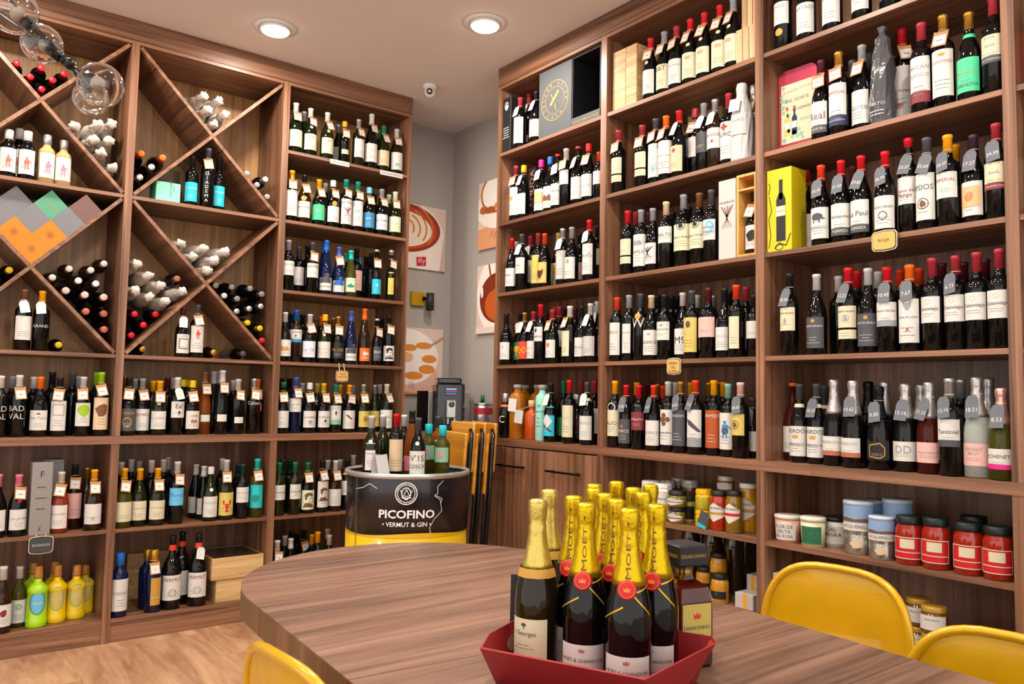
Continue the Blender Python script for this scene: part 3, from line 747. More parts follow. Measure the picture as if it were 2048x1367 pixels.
def pendant():
    t = thing('globe_pendant', 'black branching pendant lamp with clear glass globes', 'pendant lamp', (.30, 2.80, CEIL))
    bm_ = pmat('black_metal', '1a1a1c', 0.35, 0.6); gm = pmat('clear_glass', 'ffffff', .0, trans=1.0, ior=1.45); bulbm = pmat('frosted_bulb', '8f8070', .2, coat=.4)
    L = t.location
    G = [((25, 20), 2.42, .072), ((84, 88), 2.47, .060), ((201, 170), 2.40, .066), ((182, 196), 2.56, .055), ((-60, -10), 2.5, .07)]
    hub = at_d(140, 128, 2.47)
    part('ceiling_rose', lathe([(.06, -.001), (.06, -.02), (.02, -.03)], 24), bm_, t, True)
    top = at_d(-40, -60, 2.46)
    pts = [Vector((L.x, L.y, CEIL-.02)), Vector((L.x, L.y, top.z+.1)), top, at_d(40, 20, 2.47), hub, at_d(165, 165, 2.46)]
    part('stem', tube([p-L for p in pts], .0048, 8), bm_, t, True)
    part('joint', join(sphere(hub-L, .018, 12, 8), sphere(at_d(128, 120, 2.47)-L, .014, 12, 8)), bm_, t, True)
    for (px, py), dd, r in G:
        c = at_d(px, py, dd)-L; n = (hub-L-c).normalized()
        V, F = sphere(c, r, 28, 18); V2, F2 = sphere(c, r-.0025, 28, 18)
        part('glass_globe', join((V, F), (V2, [f[::-1] for f in F2])), gm, t, True)
        nb = c+n*r*.98
        part('lamp_holder', tube([nb+n*.012, nb-n*.03], .017, 12), bm_, t, True)
        part('arm', tube([hub-L, nb+n*.01], .005, 8), bm_, t, True)
        part('bulb', sphere(nb-n*(.03+r*.30), r*.32, 14, 10), bulbm, t, True)
pendant()

# ------------------------------------------------------------------ posters, wall lamp, things in the corner
def poster(loc, rz, w, h, label, layers, texts):
    """thin canvas board: local x across, z up, facing local -y"""
    t = thing('coffee_poster', label, 'poster', loc, rz, 'coffee posters')
    b = part('canvas', box(-w/2, w/2, 0, .018, -h/2, h/2), pmat('poster_ground', 'dcc3b6', .6), t)
    for k, (code, tris) in enumerate(layers):
        tr = clip_rect([tuple((p[0]*w, p[1]*h) for p in q) for q in tris], -w/2, w/2, -h/2, h/2)
        V, F = tris_mesh(tr, lambda u, v, k=k: (u, -.0008-.0006*k, v))
        part('print', (V, F), paper(code) if code in COLS else pmat('print_'+code, code, .6), b)
    for s, x, z, sz, code in texts:
        V, F = tris_mesh(place_text(s, x*w, z*h, sz*h, w), lambda u, v: (u, -.0075, v)); part('lettering', (V, F), paper(code), b)
E_ = lambda cx, cy, a, b, n=40: tri_poly(ell(cx, cy, a, b, n))
def swirl(cx, cy, R, code, w=.05):
    T = []
    for k in range(4):
        T += stroke([(cx+R*(.25+.2*k)*cos(a), cy+R*(.3+.2*k)*.8*sin(a)) for a in [(-.6+.22*i) for i in range(9)]], w*R)
    return (code, T)
poster((2.785, WALL_Y-.0182, 2.305), 0, .46, .44, 'latte art poster with red square logo on the grey wall', [('e9ddd4', E_(-.12, -.12, .62, .66)), ('b5431a', E_(-.22, .12, .62, .38)), ('8f2f10', ring2(-.22, .12, .62, .38, .05, 40)), ('ead9c6', E_(-.25, .10, .50, .28)), swirl(-.2, .12, .55, 'c9773c', .05), ('e9dcd0', E_(-.30, .02, .22, .16)),
        ('c9b0a4', tri_poly([(.40, -.5), (.5, -.5), (.5, .2), (.46, .0)])), ('rd', tri_poly([(.0, -.46), (.16, -.44), (.155, -.30), (-.01, -.32)]))], [('illy', .077, -.38, .09, 'wh')])
poster((2.785, WALL_Y-.0182, 1.452), 0, .46, .45, 'cappuccino poster with leaf-shaped milk foam on the grey wall', [('d9ad9a', E_(-.12, -.30, .56, .40)), ('efe6dd', E_(-.14, .06, .56, .42)), ('d8862e', tri_poly(ell(.0, -.22, .16, .06, 16))), ('d8862e', tri_poly(ell(.22, -.12, .14, .07, 16))), ('d8862e', tri_poly(ell(.26, .04, .13, .06, 16))), ('d8862e', tri_poly(ell(-.08, .2, .12, .05, 16))), ('d8862e', tri_poly(ell(.16, .24, .14, .05, 16))), ('e2b27a', E_(-.12, .06, .10, .07)),
        ('b58c72', stroke([(.5, .38), (.3, .26), (.24, .22)], .03)), ('d98a3a', tri_poly([(-.5, -.5), (.5, -.5), (.5, -.44), (0, -.47), (-.5, -.42)]))], [('illy', -.02, -.36, .09, 'lp')])
poster((WALL_X-.0182, 4.105, 2.425), -pi/2, .45, .455, 'poster of a cup with cinnamon foam hidden partly by the shelf end', [('d9996c', tri_poly([(-.5, -.5), (.5, -.5), (.5, -.1), (-.5, -.2)])), ('efe3d8', E_(.1, .1, .66, .34)), ('f2ebe4', E_(-.06, .30, .36, .28)), ('b0622c', ring2(-.06, .30, .38, .30, .04, 40)), ('b0622c', E_(-.36, .08, .10, .06)), ('a2541f', E_(-.2, .06, .13, .05)), ('c98a52', E_(0, .1, .1, .05))], [('illy', -.12, -.3, .12, 'lp')])
poster((WALL_X-.0182, 4.105, 1.862), -pi/2, .45, .455, 'poster of espresso pouring into a cup beside the shelf end', [('f0e7e0', E_(0, .05, .49, .58)), ('7a2a0a', E_(0, -.0, .42, .36)), ('c2571a', E_(0.05, -.1, .34, .24)), ('8a3410', stroke([(-.2, .5), (-.1, .1)], .035)), ('f5ece2', E_(-.36, .1, .03, .08)), ('e0cfc4', tri_poly([(-.5, -.5), (.5, -.5), (.5, -.42), (-.5, -.40)]))], [])
def sconce():
    P = at_y(832, 597, WALL_Y)
    t = thing('wall_lamp', 'yellow square plate wall lamp with black cylinder shade', 'wall lamp', (P.x, WALL_Y, P.z))
    part('wall_plate', box(-.05, .05, -.03, -.001, -.05, .045, .003), pmat('mustard_metal', 'b98a12', .4), t)
    part('arm', box(.03, .055, -.055, -.02, -.012, .012), pmat('black_metal', '1a1a1c', 0.35, 0.6), t)
    part('shade', xf(lathe([(.026, -.07), (.028, -.07), (.028, .045), (.02, .047)], 20, bottom=False), Matrix.Translation((.06, -.085, -.01))), pmat('black_shade', '2a2a2c', .5), t, True)
sconce()
def corner_counter():
    t = thing('corner_counter', 'walnut corner counter carrying the coffee machine', 'counter', (2.8, 4.1, 0))
    part('body', box(2.64, 3.07, 3.59, 4.66, 0, ZS['e']-.039), wz(), t, world=True); part('side_body', box(2.51, 2.639, 3.87, 4.66, 0, ZS['e']-.039), wz(), t, world=True)
    part('top', box(2.63, 3.075, 3.58, 4.67, ZS['e']-.038, ZS['e']-.001), wx(), t, world=True); part('side_top', box(2.503, 2.6295, 3.86, 4.67, ZS['e']-.038, ZS['e']-.001), wx(), t, world=True)
    z = ZS['e']
    m = thing('coffee_machine', 'black bean coffee machine with small screen and steel spout', 'coffee machine', at_y(897, 870, 4.12).to_2d().to_3d()+Vector((0, 0, z)), -.42)
    bk = pmat('gloss_black', '0c0c0e', .15, coat=.5); st = pmat('steel', 'b9b9b8', .3, .9)
    part('body', box(-.088, .088, -.05, .15, 0, .30, .008), bk, m); part('hopper', box(-.075, .075, -.01, .12, .301, .335, .006), bk, m)
    s = part('screen', box(-.035, .04, -.055, -.049, .225, .28), pmat('screen_glass', '10202c', .1), m)
    for k, c in enumerate(('bl', 'rd', 'lb')): part('screen_line', box(-.03, .034, -.0562, -.0552, .236+k*.014, .242+k*.014), pmat('screen_'+c, COLS[c][0], .3, emit=COLS[c][0], estr=.8), s)
    sp = part('spout', box(-.03, .03, -.085, -.049, .09, .20, .006), st, m); part('knob', xf(lathe([(.016, 0), (.018, .01), (.012, .014)], 16), Matrix.Translation((0, -.085, .175)) @ Matrix.Rotation(pi/2, 4, 'X')), bk, sp)
    for x in (-.024, .016): part('nozzle', box(x, x+.01, -.08, -.06, .055, .09), st, m)
    part('drip_tray', box(-.08, .08, -.11, -.05, 0, .03, .004), bk, m)
    w = thing('steel_milk_cooler', 'brushed steel boxy milk cooler behind the coffee machine', 'milk cooler', at_y(897, 870, 4.345).to_2d().to_3d()+Vector((0, 0, z)))
    part('casing', box(-.16, .165, .0, .12, 0, .255, .006), pmat('brushed_steel', '9c9995', .45, .15), w); part('side_panel', box(-.172, -.161, .0, .12, 0, .255), bk, w)
    part('tap', join(tube([(.10, -.016, .18), (.10, -.016, .10)], .010, 10), box(.095, .105, -.016, .0, .14, .15)), st, w)
    c = thing('coffee_tin', 'silver coffee tin with a red band beside the shelf end', 'tin', at_x(966, 860, 2.92).to_2d().to_3d()+Vector((0, 0, z)))
    part('can', lathe([(.058, 0), (.058, .17), (.056, .172)], 24), st, c, True); part('band', lathe([(.0585, .115), (.0585, .155)], 24, False, False), pmat('tin_red', '9c1624', .4), c, True)
    part('lid', lathe([(.0595, .171), (.0595, .182), (.052, .186)], 24), st, c, True)
    k = thing('small_bottle', 'small dark bottle with red top standing behind the coffee tin', 'bottle', at_x(975, 860, 3.0).to_2d().to_3d()+Vector((.0, .06, z)))
    part('glass_body', lathe([(.022, 0), (.022, .15), (.012, .175), (.012, .22)], 16), glass('g'), k, True); part('capsule', lathe([(.0135, .19), (.0135, .235)], 16), capmat('gn'), k, True)
corner_counter()

# ------------------------------------------------------------------ drum with bottles
DC = Vector((1.991, 3.36, 0)); DR = .288; DH = .866
def drum():
    t = thing('steel_drum', 'black and yellow printed steel drum used as a bottle stand', 'drum', DC)
    ya = math.atan2(-DC.x, -DC.y)  # facing the aisle
    bk = pmat('drum_black', '141119', .3, coat=.3); yl = pmat('drum_yellow', 'd3a70c', .35, coat=.3); st = pmat('steel', 'b9b9b8', .3, .9)
    part('yellow_lower_shell', lathe([(DR-.004, .0), (DR-.004, .012), (DR, .016), (DR, .30), (DR+.006, .31), (DR, .32), (DR, .585)], 64), yl, t, True)
    part('black_upper_shell', lathe([(DR, .5855), (DR, .84), (DR-.004, .85)], 64, top=False), bk, t, True)
    # wavy edge between the two colours
    V, F = [], []
    for i in range(97):
        a = 2*pi*i/96; zz = .5+.0*sin(a); V += [((DR+.0006)*cos(a), (DR+.0006)*sin(a), .583), ((DR+.0006)*cos(a), (DR+.0006)*sin(a), .598+.008*sin(3*a+1))]
    part('yellow_edge', (V, [[2*i, 2*i+2, 2*i+3, 2*i+1] for i in range(96)]), yl, t, True)
    part('rim', lathe([(DR-.006, .840), (DR+.008, .846), (DR+.013, .856), (DR+.009, .867), (DR-.002, .868), (DR-.008, .858)], 64, False, False), pmat('rim_steel', 'c3c6c4', .28, .7), t, True)
    part('lid', lathe([(DR-.006, .836), (DR-.01, .842)], 64), pmat('drum_lid', '1c1b1e', .3), t, True)
    def w(off): return lambda u, v: ((DR+off)*sin(u/DR-face), -(DR+off)*cos(u/DR-face), v)
    face = -math.atan2(-(-DC.x), DC.y)*-1; face = math.atan2(DC.x, DC.y)
    wh = pmat('drum_print_white', 'e6e2dc', .5)
    def ink(name, tris): V, F = tris_mesh(slice_tris(tris, .02), w(.0012)); part(name, (V, F), wh, t)
    tr = place_text('PICOFINO', .0, .690, .036, .31, 0, 1.12, .025); ink('lettering', tr)
    ink('lettering', place_text('• VERMUT & GIN •', .0, .645, .020, .25, 0, 1, .01))
    ink('logo_ring', ring2(-.005, .782, .050, .050, .004, 48)+ring2(-.005, .782, .040, .040, .003, 48)+ring2(-.005, .782, .022, .027, .004, 30)+stroke([(-.03, .797), (-.02, .766), (-.004, .80), (.01, .77), (.022, .797)], .003)+stroke([(-.026, .763), (.018, .763)], .003)+ring2(-.004, .763, .010, .010, .0025, 16))
    rt = []
    for k, ch in enumerate('FABULOSO VERMUT · CREMA DE GIN · '):
        a = pi*.95-2*pi*k/33
        if ch != ' ': rt += place_text(ch, -.005+.045*cos(a), .782+.045*sin(a), .0068, .02, a-pi/2)
    ink('logo_lettering', rt)
    ink('marble_vein', stroke([(.17, .835), (.14, .81), (.142, .78), (.125, .77), (.155, .75), (.165, .70), (.125, .665), (.105, .63), (.11, .60)], .0025)+stroke([(-.27, .79), (-.22, .80), (-.18, .82), (-.14, .80)], .0025)+stroke([(.135, .77), (.165, .755), (.16, .735)], .002))
    V, F = tris_mesh(slice_tris(rect2(-.262, -.258, .02, .84)+rect2(-.272, -.270, .02, .84), .01), w(.0018)); part('seam', (V, F), st, t)
drum()
def on_drum(px, py, dd, kind, gl, cap, ex, label):
    P = at_d(px, py, dd); zb = .842; h = P.z-zb
    make_bottle('wine_bottle', (P.x, P.y, zb), -math.atan2(P.x, P.y)+random.uniform(-.25, .25), min(.33, max(.24, h)), kind, gl, cap, ex, label, 'wine bottle', 'bottles on the drum')
on_drum(744, 832, 3.68, 'bg', 'o', 'lg', ['Lwh.n', 'TCarrascas@dg@.12', 'Ewh'], 'olive bottle with grey cap and white seal on the drum, by the price cards')
on_drum(767, 829.5, 3.84, 'bg', 'o', 'lg', [], 'unlabelled olive bottle with grey cap on the drum')
on_drum(793.5, 827.7, 3.70, 'bx', 'k', 'rd', ['Lbe.t'], 'red-capped bottle with plain beige label on the drum')
on_drum(809, 830, 3.95, 'bx', 'k', 'wh', [], 'white-capped dark bottle at the back of the drum')
on_drum(825, 821, 3.82, 'fl', 'a', 'bk', ['Lpk'], 'orange rose wine bottle with black cap on the drum')
on_drum(837, 836, 3.64, 'bg', 'k', 'dg', ['Lwh.w', "TV'15@dg@.26@.7", 'TLOSCA@dg@.2@.35', 'Ewh'], 'dark bottle with handwritten white label on the drum')
on_drum(858, 846.7, 3.86, 'lq', 'y', 'tu', ['Lsg.u', 'Iblot@pk@.5@.55'], 'turquoise-capped bottle half hidden on the drum, red coat label')
on_drum(877, 832, 4.0, 'bx', 'a', 'dg', ['Lwh.u'], 'amber bottle with charcoal cap at the back of the drum')
on_drum(886, 852, 3.72, 'lq', 'y', 'tu', ['Lsg.u', 'Iblot@pk@.5@.55'], 'turquoise-capped yellow-green bottle at the drum rim, red coat label')
for k, (px, py, rz) in enumerate(((753, 925, -.12), (770, 925, .16))):
    P = at_d(px, 925, 3.612-.006*k); t = thing('price_card_stand', 'folded %s paper price card on the drum' % ('grey', 'white')[k], 'card', (P.x, P.y, .8425), -.55+rz, 'price cards on the drum')
    part('card', xf(box(-.026, .026, -.0006, .0006, .0042, .107), Matrix.Rotation((.10, -.16)[k], 4, 'Y') @ Matrix.Rotation(-.10, 4, 'X')), paper(('gy', 'lg')[k]), t)

# ------------------------------------------------------------------ folding bar chairs leaning by the cupboard
def folding_chair(loc, ang, label):
    t = thing('folding_bar_chair', label, 'folding chair', loc, ang, 'folding bar chairs')
    wm = wood('amber_slab', 0, 'b06a12', 'e0a02c', scale=7, rough=.3, stretch=.1, coat=.4); mt = pmat('black_tube', '101012', .25, .4, coat=.3)
    lean = Matrix.Rotation(-.055, 4, 'X')
    part('backrest', xf(box(-.19, .19, .012, .030, .83, 1.085, .006), lean), wm, t)
    part('seat', xf(box(-.19, .19, -.028, -.010, .715, 1.03, .006), lean), wm, t)
    for s in (-1, 1):
        part('front_leg', xf(tube([(s*.197, .004, 0.0006), (s*.197, .004, 1.02), (s*.17, .006, 1.05)], .011, 8), lean), mt, t, True)
        part('rear_leg', xf(tube([(s*.172, -.012, 0.0006), (s*.172, -.006, .98)], .010, 8), lean), mt, t, True)
    part('crossbar', xf(join(tube([(-.197, .004, .25), (.197, .004, .25)], .008, 8), tube([(-.172, -.012, .42), (.172, -.012, .42)], .008, 8)), lean), mt, t, True)
for k, lb in enumerate(('folding bar chair with amber slab, outermost against the drum', 'middle one of three leaning folding bar chairs', 'folding bar chair with amber slab nearest the cupboard doors')):
    P = Vector((2.366, 3.578, 0))+Vector((.963, -.27, 0))*.0595*k
    folding_chair(P, math.atan2(.27, -.963)+pi/2+.0, lb)

# ------------------------------------------------------------------ table and chairs
def table():
    c = Vector((1.245, 1.96)); th = rad(-4.5)      # centre of the round end; axis runs towards the camera side
    ax = Vector((sin(th), -cos(th))) ; pr = Vector((cos(th), sin(th))); Rr = .512; L = 2.3
    o3 = lambda p: (p.x, p.y)
    arc = [c+pr*(Rr*cos(a))-ax*(Rr*1.05*sin(a)) for a in [pi*i/28 for i in range(29)]]
    t = thing('dining_table', 'long walnut table with a rounded end and thick edge', 'table', (c.x, c.y, 0))
    wm = wood('table_walnut', 0, '4a3024', '93705d', scale=5.0, rough=.33, stretch=.10, fleck=.5, coat=.2)
    ed = wood('table_edge', 2, '4a2f1a', '7d5a38', scale=4, rough=.35)  # darker, yellower than the top: reflection of the yellow chair put into the colour
    def piece(a0, a1, nm, rounded=False):
        if rounded: poly = arc+[c-pr*Rr+ax*a1, c+pr*Rr+ax*a1]
        else: poly = [c+pr*Rr+ax*a0, c-pr*Rr+ax*a0, c-pr*Rr+ax*a1, c+pr*Rr+ax*a1]
        poly = [p for p in poly]
        P = [o3(p) for p in poly]
        if sum(P[i][0]*P[(i+1) % len(P)][1]-P[(i+1) % len(P)][0]*P[i][1] for i in range(len(P))) < 0: P = P[::-1]
        part(nm, prism(P, TABLE_Z-.0035, TABLE_Z), wm, t, world=True); part('edge_band', prism(P, TABLE_Z-.066, TABLE_Z-.0036), ed, t, world=True)
    piece(0, .098, 'table_leaf', True); piece(.1005, .66, 'table_leaf'); piece(.6625, L, 'table_leaf')
    ed = wood('table_edge', 2, '4a2c16', '8a6138', scale=4, rough=.35)
    for s in (.16, 1.9):
        for q in (-1, 1):
            p = c+ax*s+pr*(q*.34); part('leg', box(p.x-.035, p.x+.035, p.y-.035, p.y+.035, 0, TABLE_Z-.067), ed, t, world=True)
    for q in (-1, 1):
        a, b = c+pr*(q*.38)-ax*.1, c+pr*(q*.38)+ax*(L-.1); d = pr*.011
        part('apron', prism([o3(a-d), o3(b-d), o3(b+d), o3(a+d)] if True else [], TABLE_Z-.15, TABLE_Z-.0665), ed, t, world=True)
table()
def metal_chair(loc, rz, label, H=.765):
    """yellow pressed-metal chair, facing local -y; curved back with a rolled rim"""
    t = thing('metal_chair', label, 'chair', loc, rz, 'yellow metal chairs')
    ym = pmat('yellow_lacquer', 'c99a06', .28, .15, coat=.5, noise=.18, nscale=9)
    seatz = .44
    part('seat', xf(prism([(-.17, -.18), (.17, -.18), (.185, .12), (.14, .18), (-.14, .18), (-.185, .12)], seatz-.02, seatz), Matrix()), ym, t)
    # back: arch outline, bent round a vertical cylinder
    def bend(u, z): return (u, .20-.55*u*u+(z-seatz)*.10, z)
    N = 24; prof = []
    for i in range(N+1):
        a = pi*i/N; ca, sa = cos(a), sin(a)
        u = .205*math.copysign(abs(ca)**.62, ca); z = seatz+.02+(H-seatz-.03)*(0.16+.84*abs(sa)**.62); prof.append((u, z))
    outer = [(.195, seatz+.0)]+prof+[(-.195, seatz+.0)]
    V, F = [], []
    m = len(outer)//2
    cols = []
    for i in range(m+1):
        a, b = outer[i], outer[len(outer)-1-i]; cols.append([(a[0]+(b[0]-a[0])*k/10, a[1]+(b[1]-a[1])*k/10) for k in range(11)])
    for off in (0, .0025):
        for c in cols: V += [tuple(Vector(bend(*p))+Vector((0, off, 0))) for p in c]
    n = len(cols)*11
    for i in range(len(cols)-1):
        for k in range(10):
            a = i*11+k; F.append([a, a+1, a+12, a+11]); F.append([n+a, n+a+11, n+a+12, n+a+1])
    part('backrest', (V, F), ym, t, True)
    part('rolled_rim', tube([Vector(bend(*p))+Vector((0, .001, 0)) for p in outer], .0105, 10), ym, t, True)
    for sx in (-1, 1):
        part('leg', tube([(sx*.165, -.16, seatz-.01), (sx*.20, -.20, 0.0012)], [.017, .012], 8), ym, t, True)
        part('leg', tube([(sx*.165, .16, seatz-.01), (sx*.20, .21, 0.0012)], [.017, .012], 8), ym, t, True)
    part('brace', join(tube([(-.17, -.17, .30), (.17, .17, .30)], .006, 6), tube([(.17, -.17, .30), (-.17, .17, .30)], .006, 6)), ym, t, True)
metal_chair((1.86, 1.18, 0), pi/2*-1+.10, 'yellow pressed-metal chair backed by the red sauce jars', .775)
metal_chair((1.60, .66, 0), pi/2*-1+.06, 'yellow pressed-metal chair at the table side past the sauce-jar chair', .762)
metal_chair((.80, 1.40, 0), pi/2+.06, 'yellow pressed-metal chair on the lattice-rack side of the table', .765)

# ------------------------------------------------------------------ champagne tray
GA, GB = Vector((.399, -.917, 0)), Vector((.917, .399, 0)); GO = Vector((1.007, 1.066, 0))
def gp(a, b, z=0): return GO+GA*a+GB*b+Vector((0, 0, z))
def tray():
    t = thing('cardboard_tray', 'red cardboard display tray with sloping sides on the table', 'tray', gp(.02, .03, TABLE_Z))
    rm_ = pmat('red_card', '8f1a20', .55, noise=.1, nscale=40); ed = pmat('card_edge', 'c9a58a', .8)
    base = [(-.148, -.062), (.158, -.062), (.165, -.03), (.165, .137), (-.150, .137), (-.152, -.03)]
    top = [(-.136, -.140), (.160, -.138), (.208, .110), (.190, .147), (-.172, .147), (-.166, -.059)]
    z0, z1 = TABLE_Z+.001, TABLE_Z+.083
    part('base', prism([tuple(gp(*p).to_2d()) for p in base][::-1], z0, z0+.003), rm_, t, world=True)
    n = len(base)
    for i in range(n):
        j = (i+1) % n; a, b, c, d = gp(*base[i], z0), gp(*base[j], z0), gp(*top[j], z1), gp(*top[i], z1)
        nn = (b-a).cross(d-a).normalized()*.003
        if nn.z > 0: nn = -nn
        V = [a, b, c, d, a-nn, b-nn, c-nn, d-nn]
        w = part('side_wall', (V, [[0, 1, 2, 3], [7, 6, 5, 4], [0, 4, 5, 1], [1, 5, 6, 2], [2, 6, 7, 3], [3, 7, 4, 0]]), rm_, t, world=True)
    V, F = tris_mesh(tri_poly(ell(0, 0, .026, .016, 12)), lambda u, v: tuple(gp(-.150-.004+u*.05, .02+u, TABLE_Z+.052+v)))
    part('hand_hole', (V, F), ed, t, world=True)
tray()
def champagne(a, b, kindx, label, rz=0.0, zb=None):
    P = gp(a, b); z = TABLE_Z+.0045 if zb is None else zb
    h = .32; rzz = -math.atan2(P.x, P.y)+rz
    if kindx == 'c':
        t = make_bottle('champagne_bottle', (P.x, P.y, z), rzz, h, 'ch', 'n', 'dy^', ['Lcr', 'TL_Georges@dg@.12', 'Itree@dg@.16@.82'], label, 'champagne bottle', 'champagne bottles on the table')
        obj('neck_band', label_mesh('ch', h, .565*h, .615*h, .128, 'go', 'neck_band', .0042), t); return
    t = make_bottle('champagne_bottle', (P.x, P.y, z), rzz, h, 'ch', 'k', 'ye^', ['Lwh.q', 'TMOËT_&_CHANDON@dg@.13@.62', 'Icrown@co@.16@.86'], label, 'champagne bottle', 'champagne bottles on the table')
    fo = [c for c in t.children if c.name.startswith('foil')][0]
    w = wrap('ch', h, .0026)
    inked('lettering', place_text('MOËT', 0, .757*h, .016, .075, pi/2, 1.35), w, 'bw', fo)
    inked('star', [tuple((p[0]*.009, p[1]*.009+.925*h) for p in q) for q in icon('star')], wrap('ch', h, .0062), 'bk', fo)
    Rb = body_r('ch', h)
    V, F = lathe([(.0165, 0), (.0165, .002), (.014, .0032), (.001, .0034)], 20)
    zc = .585*h; r = rad_at('ch', h, zc)
    s = part('wax_medallion', xf((V, F), Matrix.Translation((0, -r-.0005, zc)) @ Matrix.Rotation(pi/2-.35, 4, 'X')), pmat('red_medallion', 'b80e18', .4), t, True)
    V, F = tris_mesh([tuple((p[0]*.013, p[1]*.013) for p in q) for q in icon('crown')]+ring2(0, 0, .0135, .0135, .0008, 20), lambda u, v: (u, v, .0039)); part('emblem', xf((V, F), Matrix.Translation((0, -r-.0005, zc)) @ Matrix.Rotation(pi/2-.35, 4, 'X')), pmat('medallion_gold', 'd8772a', .4), s)
    for st in (stroke([(0, .60*h), (.046, .455*h)], .0028), stroke([(-.006, .50*h), (-.05, .42*h)], .0028), stroke([(.02, .575*h), (.07, .61*h)], .0028)):
        V, F = tris_mesh(slice_tris(st, .006), wrap('ch', h, .0014)); part('gold_ribbon', (V, F), pmat('gold_ribbon', 'c79a2a', .3, .6), t)
def champ_at(x, y, *k): v = Vector((x, y, 0))-GO; champagne(v.dot(GA), v.dot(GB), *k)
TB0 = TABLE_Z+.0005
champ_at(.971, 1.160, 'c', 'olive champagne bottle with cream label at the tray corner', -.6)
champ_at(1.013, 1.073, 'm', 'gold-foiled champagne bottle, middle of the front tray row', -.15)
champ_at(1.030, .981, 'm', 'gold-foiled champagne bottle at the foremost tray corner', -.1)
champ_at(1.064, 1.163, 'm', 'gold-foiled champagne bottle in second tray row behind the olive one', -.3)
champ_at(1.102, 1.084, 'm', 'gold-foiled champagne bottle, middle of second tray row', -.35)
champ_at(1.117, .996, 'm', 'gold-foiled champagne bottle in second tray row nearest the amaretto', -.25)
champ_at(1.115, 1.295, 'c', 'olive champagne bottle standing outside the tray behind its corner', 0, TB0)
for x, y, lb in ((1.151, 1.176, 'first behind the tray'), (1.235, 1.149, 'behind the amaretto bottle'), (1.194, 1.254, 'third row behind the tray'), (1.284, 1.223, 'between amaretto and the far group'), (1.255, 1.317, 'fourth row behind the tray'), (1.345, 1.335, 'rearmost of the group'), (1.368, 1.249, 'rearmost on the amaretto side')):
    champ_at(x+.022, y+.010, 'm', 'gold-foiled champagne bottle standing on the table, '+lb, random.uniform(-.5, .2), TB0)
def amaretto():
    P = at_d(1367, 1100, 1.585); P = Vector((P.x, P.y, TABLE_Z+.0005))
    t = thing('amaretto_bottle', 'square amber amaretto bottle with black block cap behind the tray', 'liqueur bottle', P, -math.atan2(P.x, P.y)+.62)
    gm = pmat('amaretto_glass', '4a140c', .06, coat=.6, trans=.25, ior=1.3); bm_ = pmat('cap_black', '16161a', .45)
    def ring(s, z, c=.18): k = s*(1-c); return [(x, y, z) for x, y in ((-k, -s), (k, -s), (s, -k), (s, k), (k, s), (-k, s), (-s, k), (-s, -k))]
    lv = [ring(.040, 0), ring(.044, .006), ring(.044, .125), ring(.036, .150), ring(.018, .163, .4), ring(.0155, .17, .45), ring(.0155, .19, .45)]
    V = [v for r in lv for v in r]; F = [[k*8+i, k*8+(i+1) % 8, (k+1)*8+(i+1) % 8, (k+1)*8+i] for k in range(len(lv)-1) for i in range(8)]+[list(range(8))[::-1], [(len(lv)-1)*8+i for i in range(8)]]
    part('glass_body', (V, F), gm, t)
    part('neck_ring', lathe([(.0175, .166), (.0175, .186)], 16), pmat('neck_gold', 'a8843e', .4, .5), t, True)
    cp = part('cap', box(-.033, .033, -.033, .033, .191, .232, .003), bm_, t)
    for an in (0, -pi/2, pi/2):
        V, F = tris_mesh(place_text('DISARONNO', 0, .211, .012, .058), lambda u, v: (u, -.0338, v)); part('lettering', rotz((V, F), an), paper('go'), cp)
    lb = part('label', box(-.033, .033, -.0452, -.0441, .045, .122), paper('dy'), t)
    V, F = tris_mesh(place_text('DISARONNO', 0, .078, .012, .06)+place_text('ORIGINALE', 0, .064, .005, .03), lambda u, v: (u, -.0458, v)); part('lettering', (V, F), paper('dg'), lb)
    V, F = tris_mesh([tuple((p[0]*.018, p[1]*.018+.1) for p in q) for q in icon('crown')], lambda u, v: (u, -.0458, v)); part('emblem', (V, F), paper('ro'), lb)
    P = at_d(1049, 1140, 1.72); c = thing('menu_card', 'small black upright card on the table behind the tray', 'card', (P.x, P.y, TABLE_Z+.0005), -.75)
    part('card', xf(box(-.03, .03, -.002, .002, 0, .13), Matrix.Rotation(-.1, 4, 'X')), pmat('black_card', '121215', .5), c)
amaretto()

# ------------------------------------------------------------------ boxes, crates, signs, jars
def pbox(name, label, cat, loc, w, d, h, mat, rz=0, group=None, lid=True):
    """closed carton / wooden box: local x across, -y front, origin at base centre"""
    t = thing(name, label, cat, loc, rz, group); claim_rect(loc, w, d)
    zc = h*.93 if lid else h
    part('carton' if cat != 'wooden box' else 'box_body', box(-w/2, w/2, -d/2, d/2, 0, zc-.0008, .0015), mat, t)
    if lid: part('lid', box(-w/2, w/2, -d/2, d/2, zc, h, .0012), mat, t)
    return t
def face_ink(t, name, tris, d, code, par=None):
    V, F = tris_mesh(tris, lambda u, v: (u, -d/2-.0009, v)); return part(name, (V, F), paper(code), par or t)
def side_ink(t, name, tris, w, code):     # on the local +x side... drawn facing -x
    V, F = tris_mesh(tris, lambda u, v: (-w/2-.0009, -u, v)); return part(name, (V, F), paper(code), t)
RZL, RZR = 0.0, -pi/2
def on_L(px, py, d): return at_y(px, py, YL+d)
def on_R(px, py, d): return at_x(px, py, XR+d)
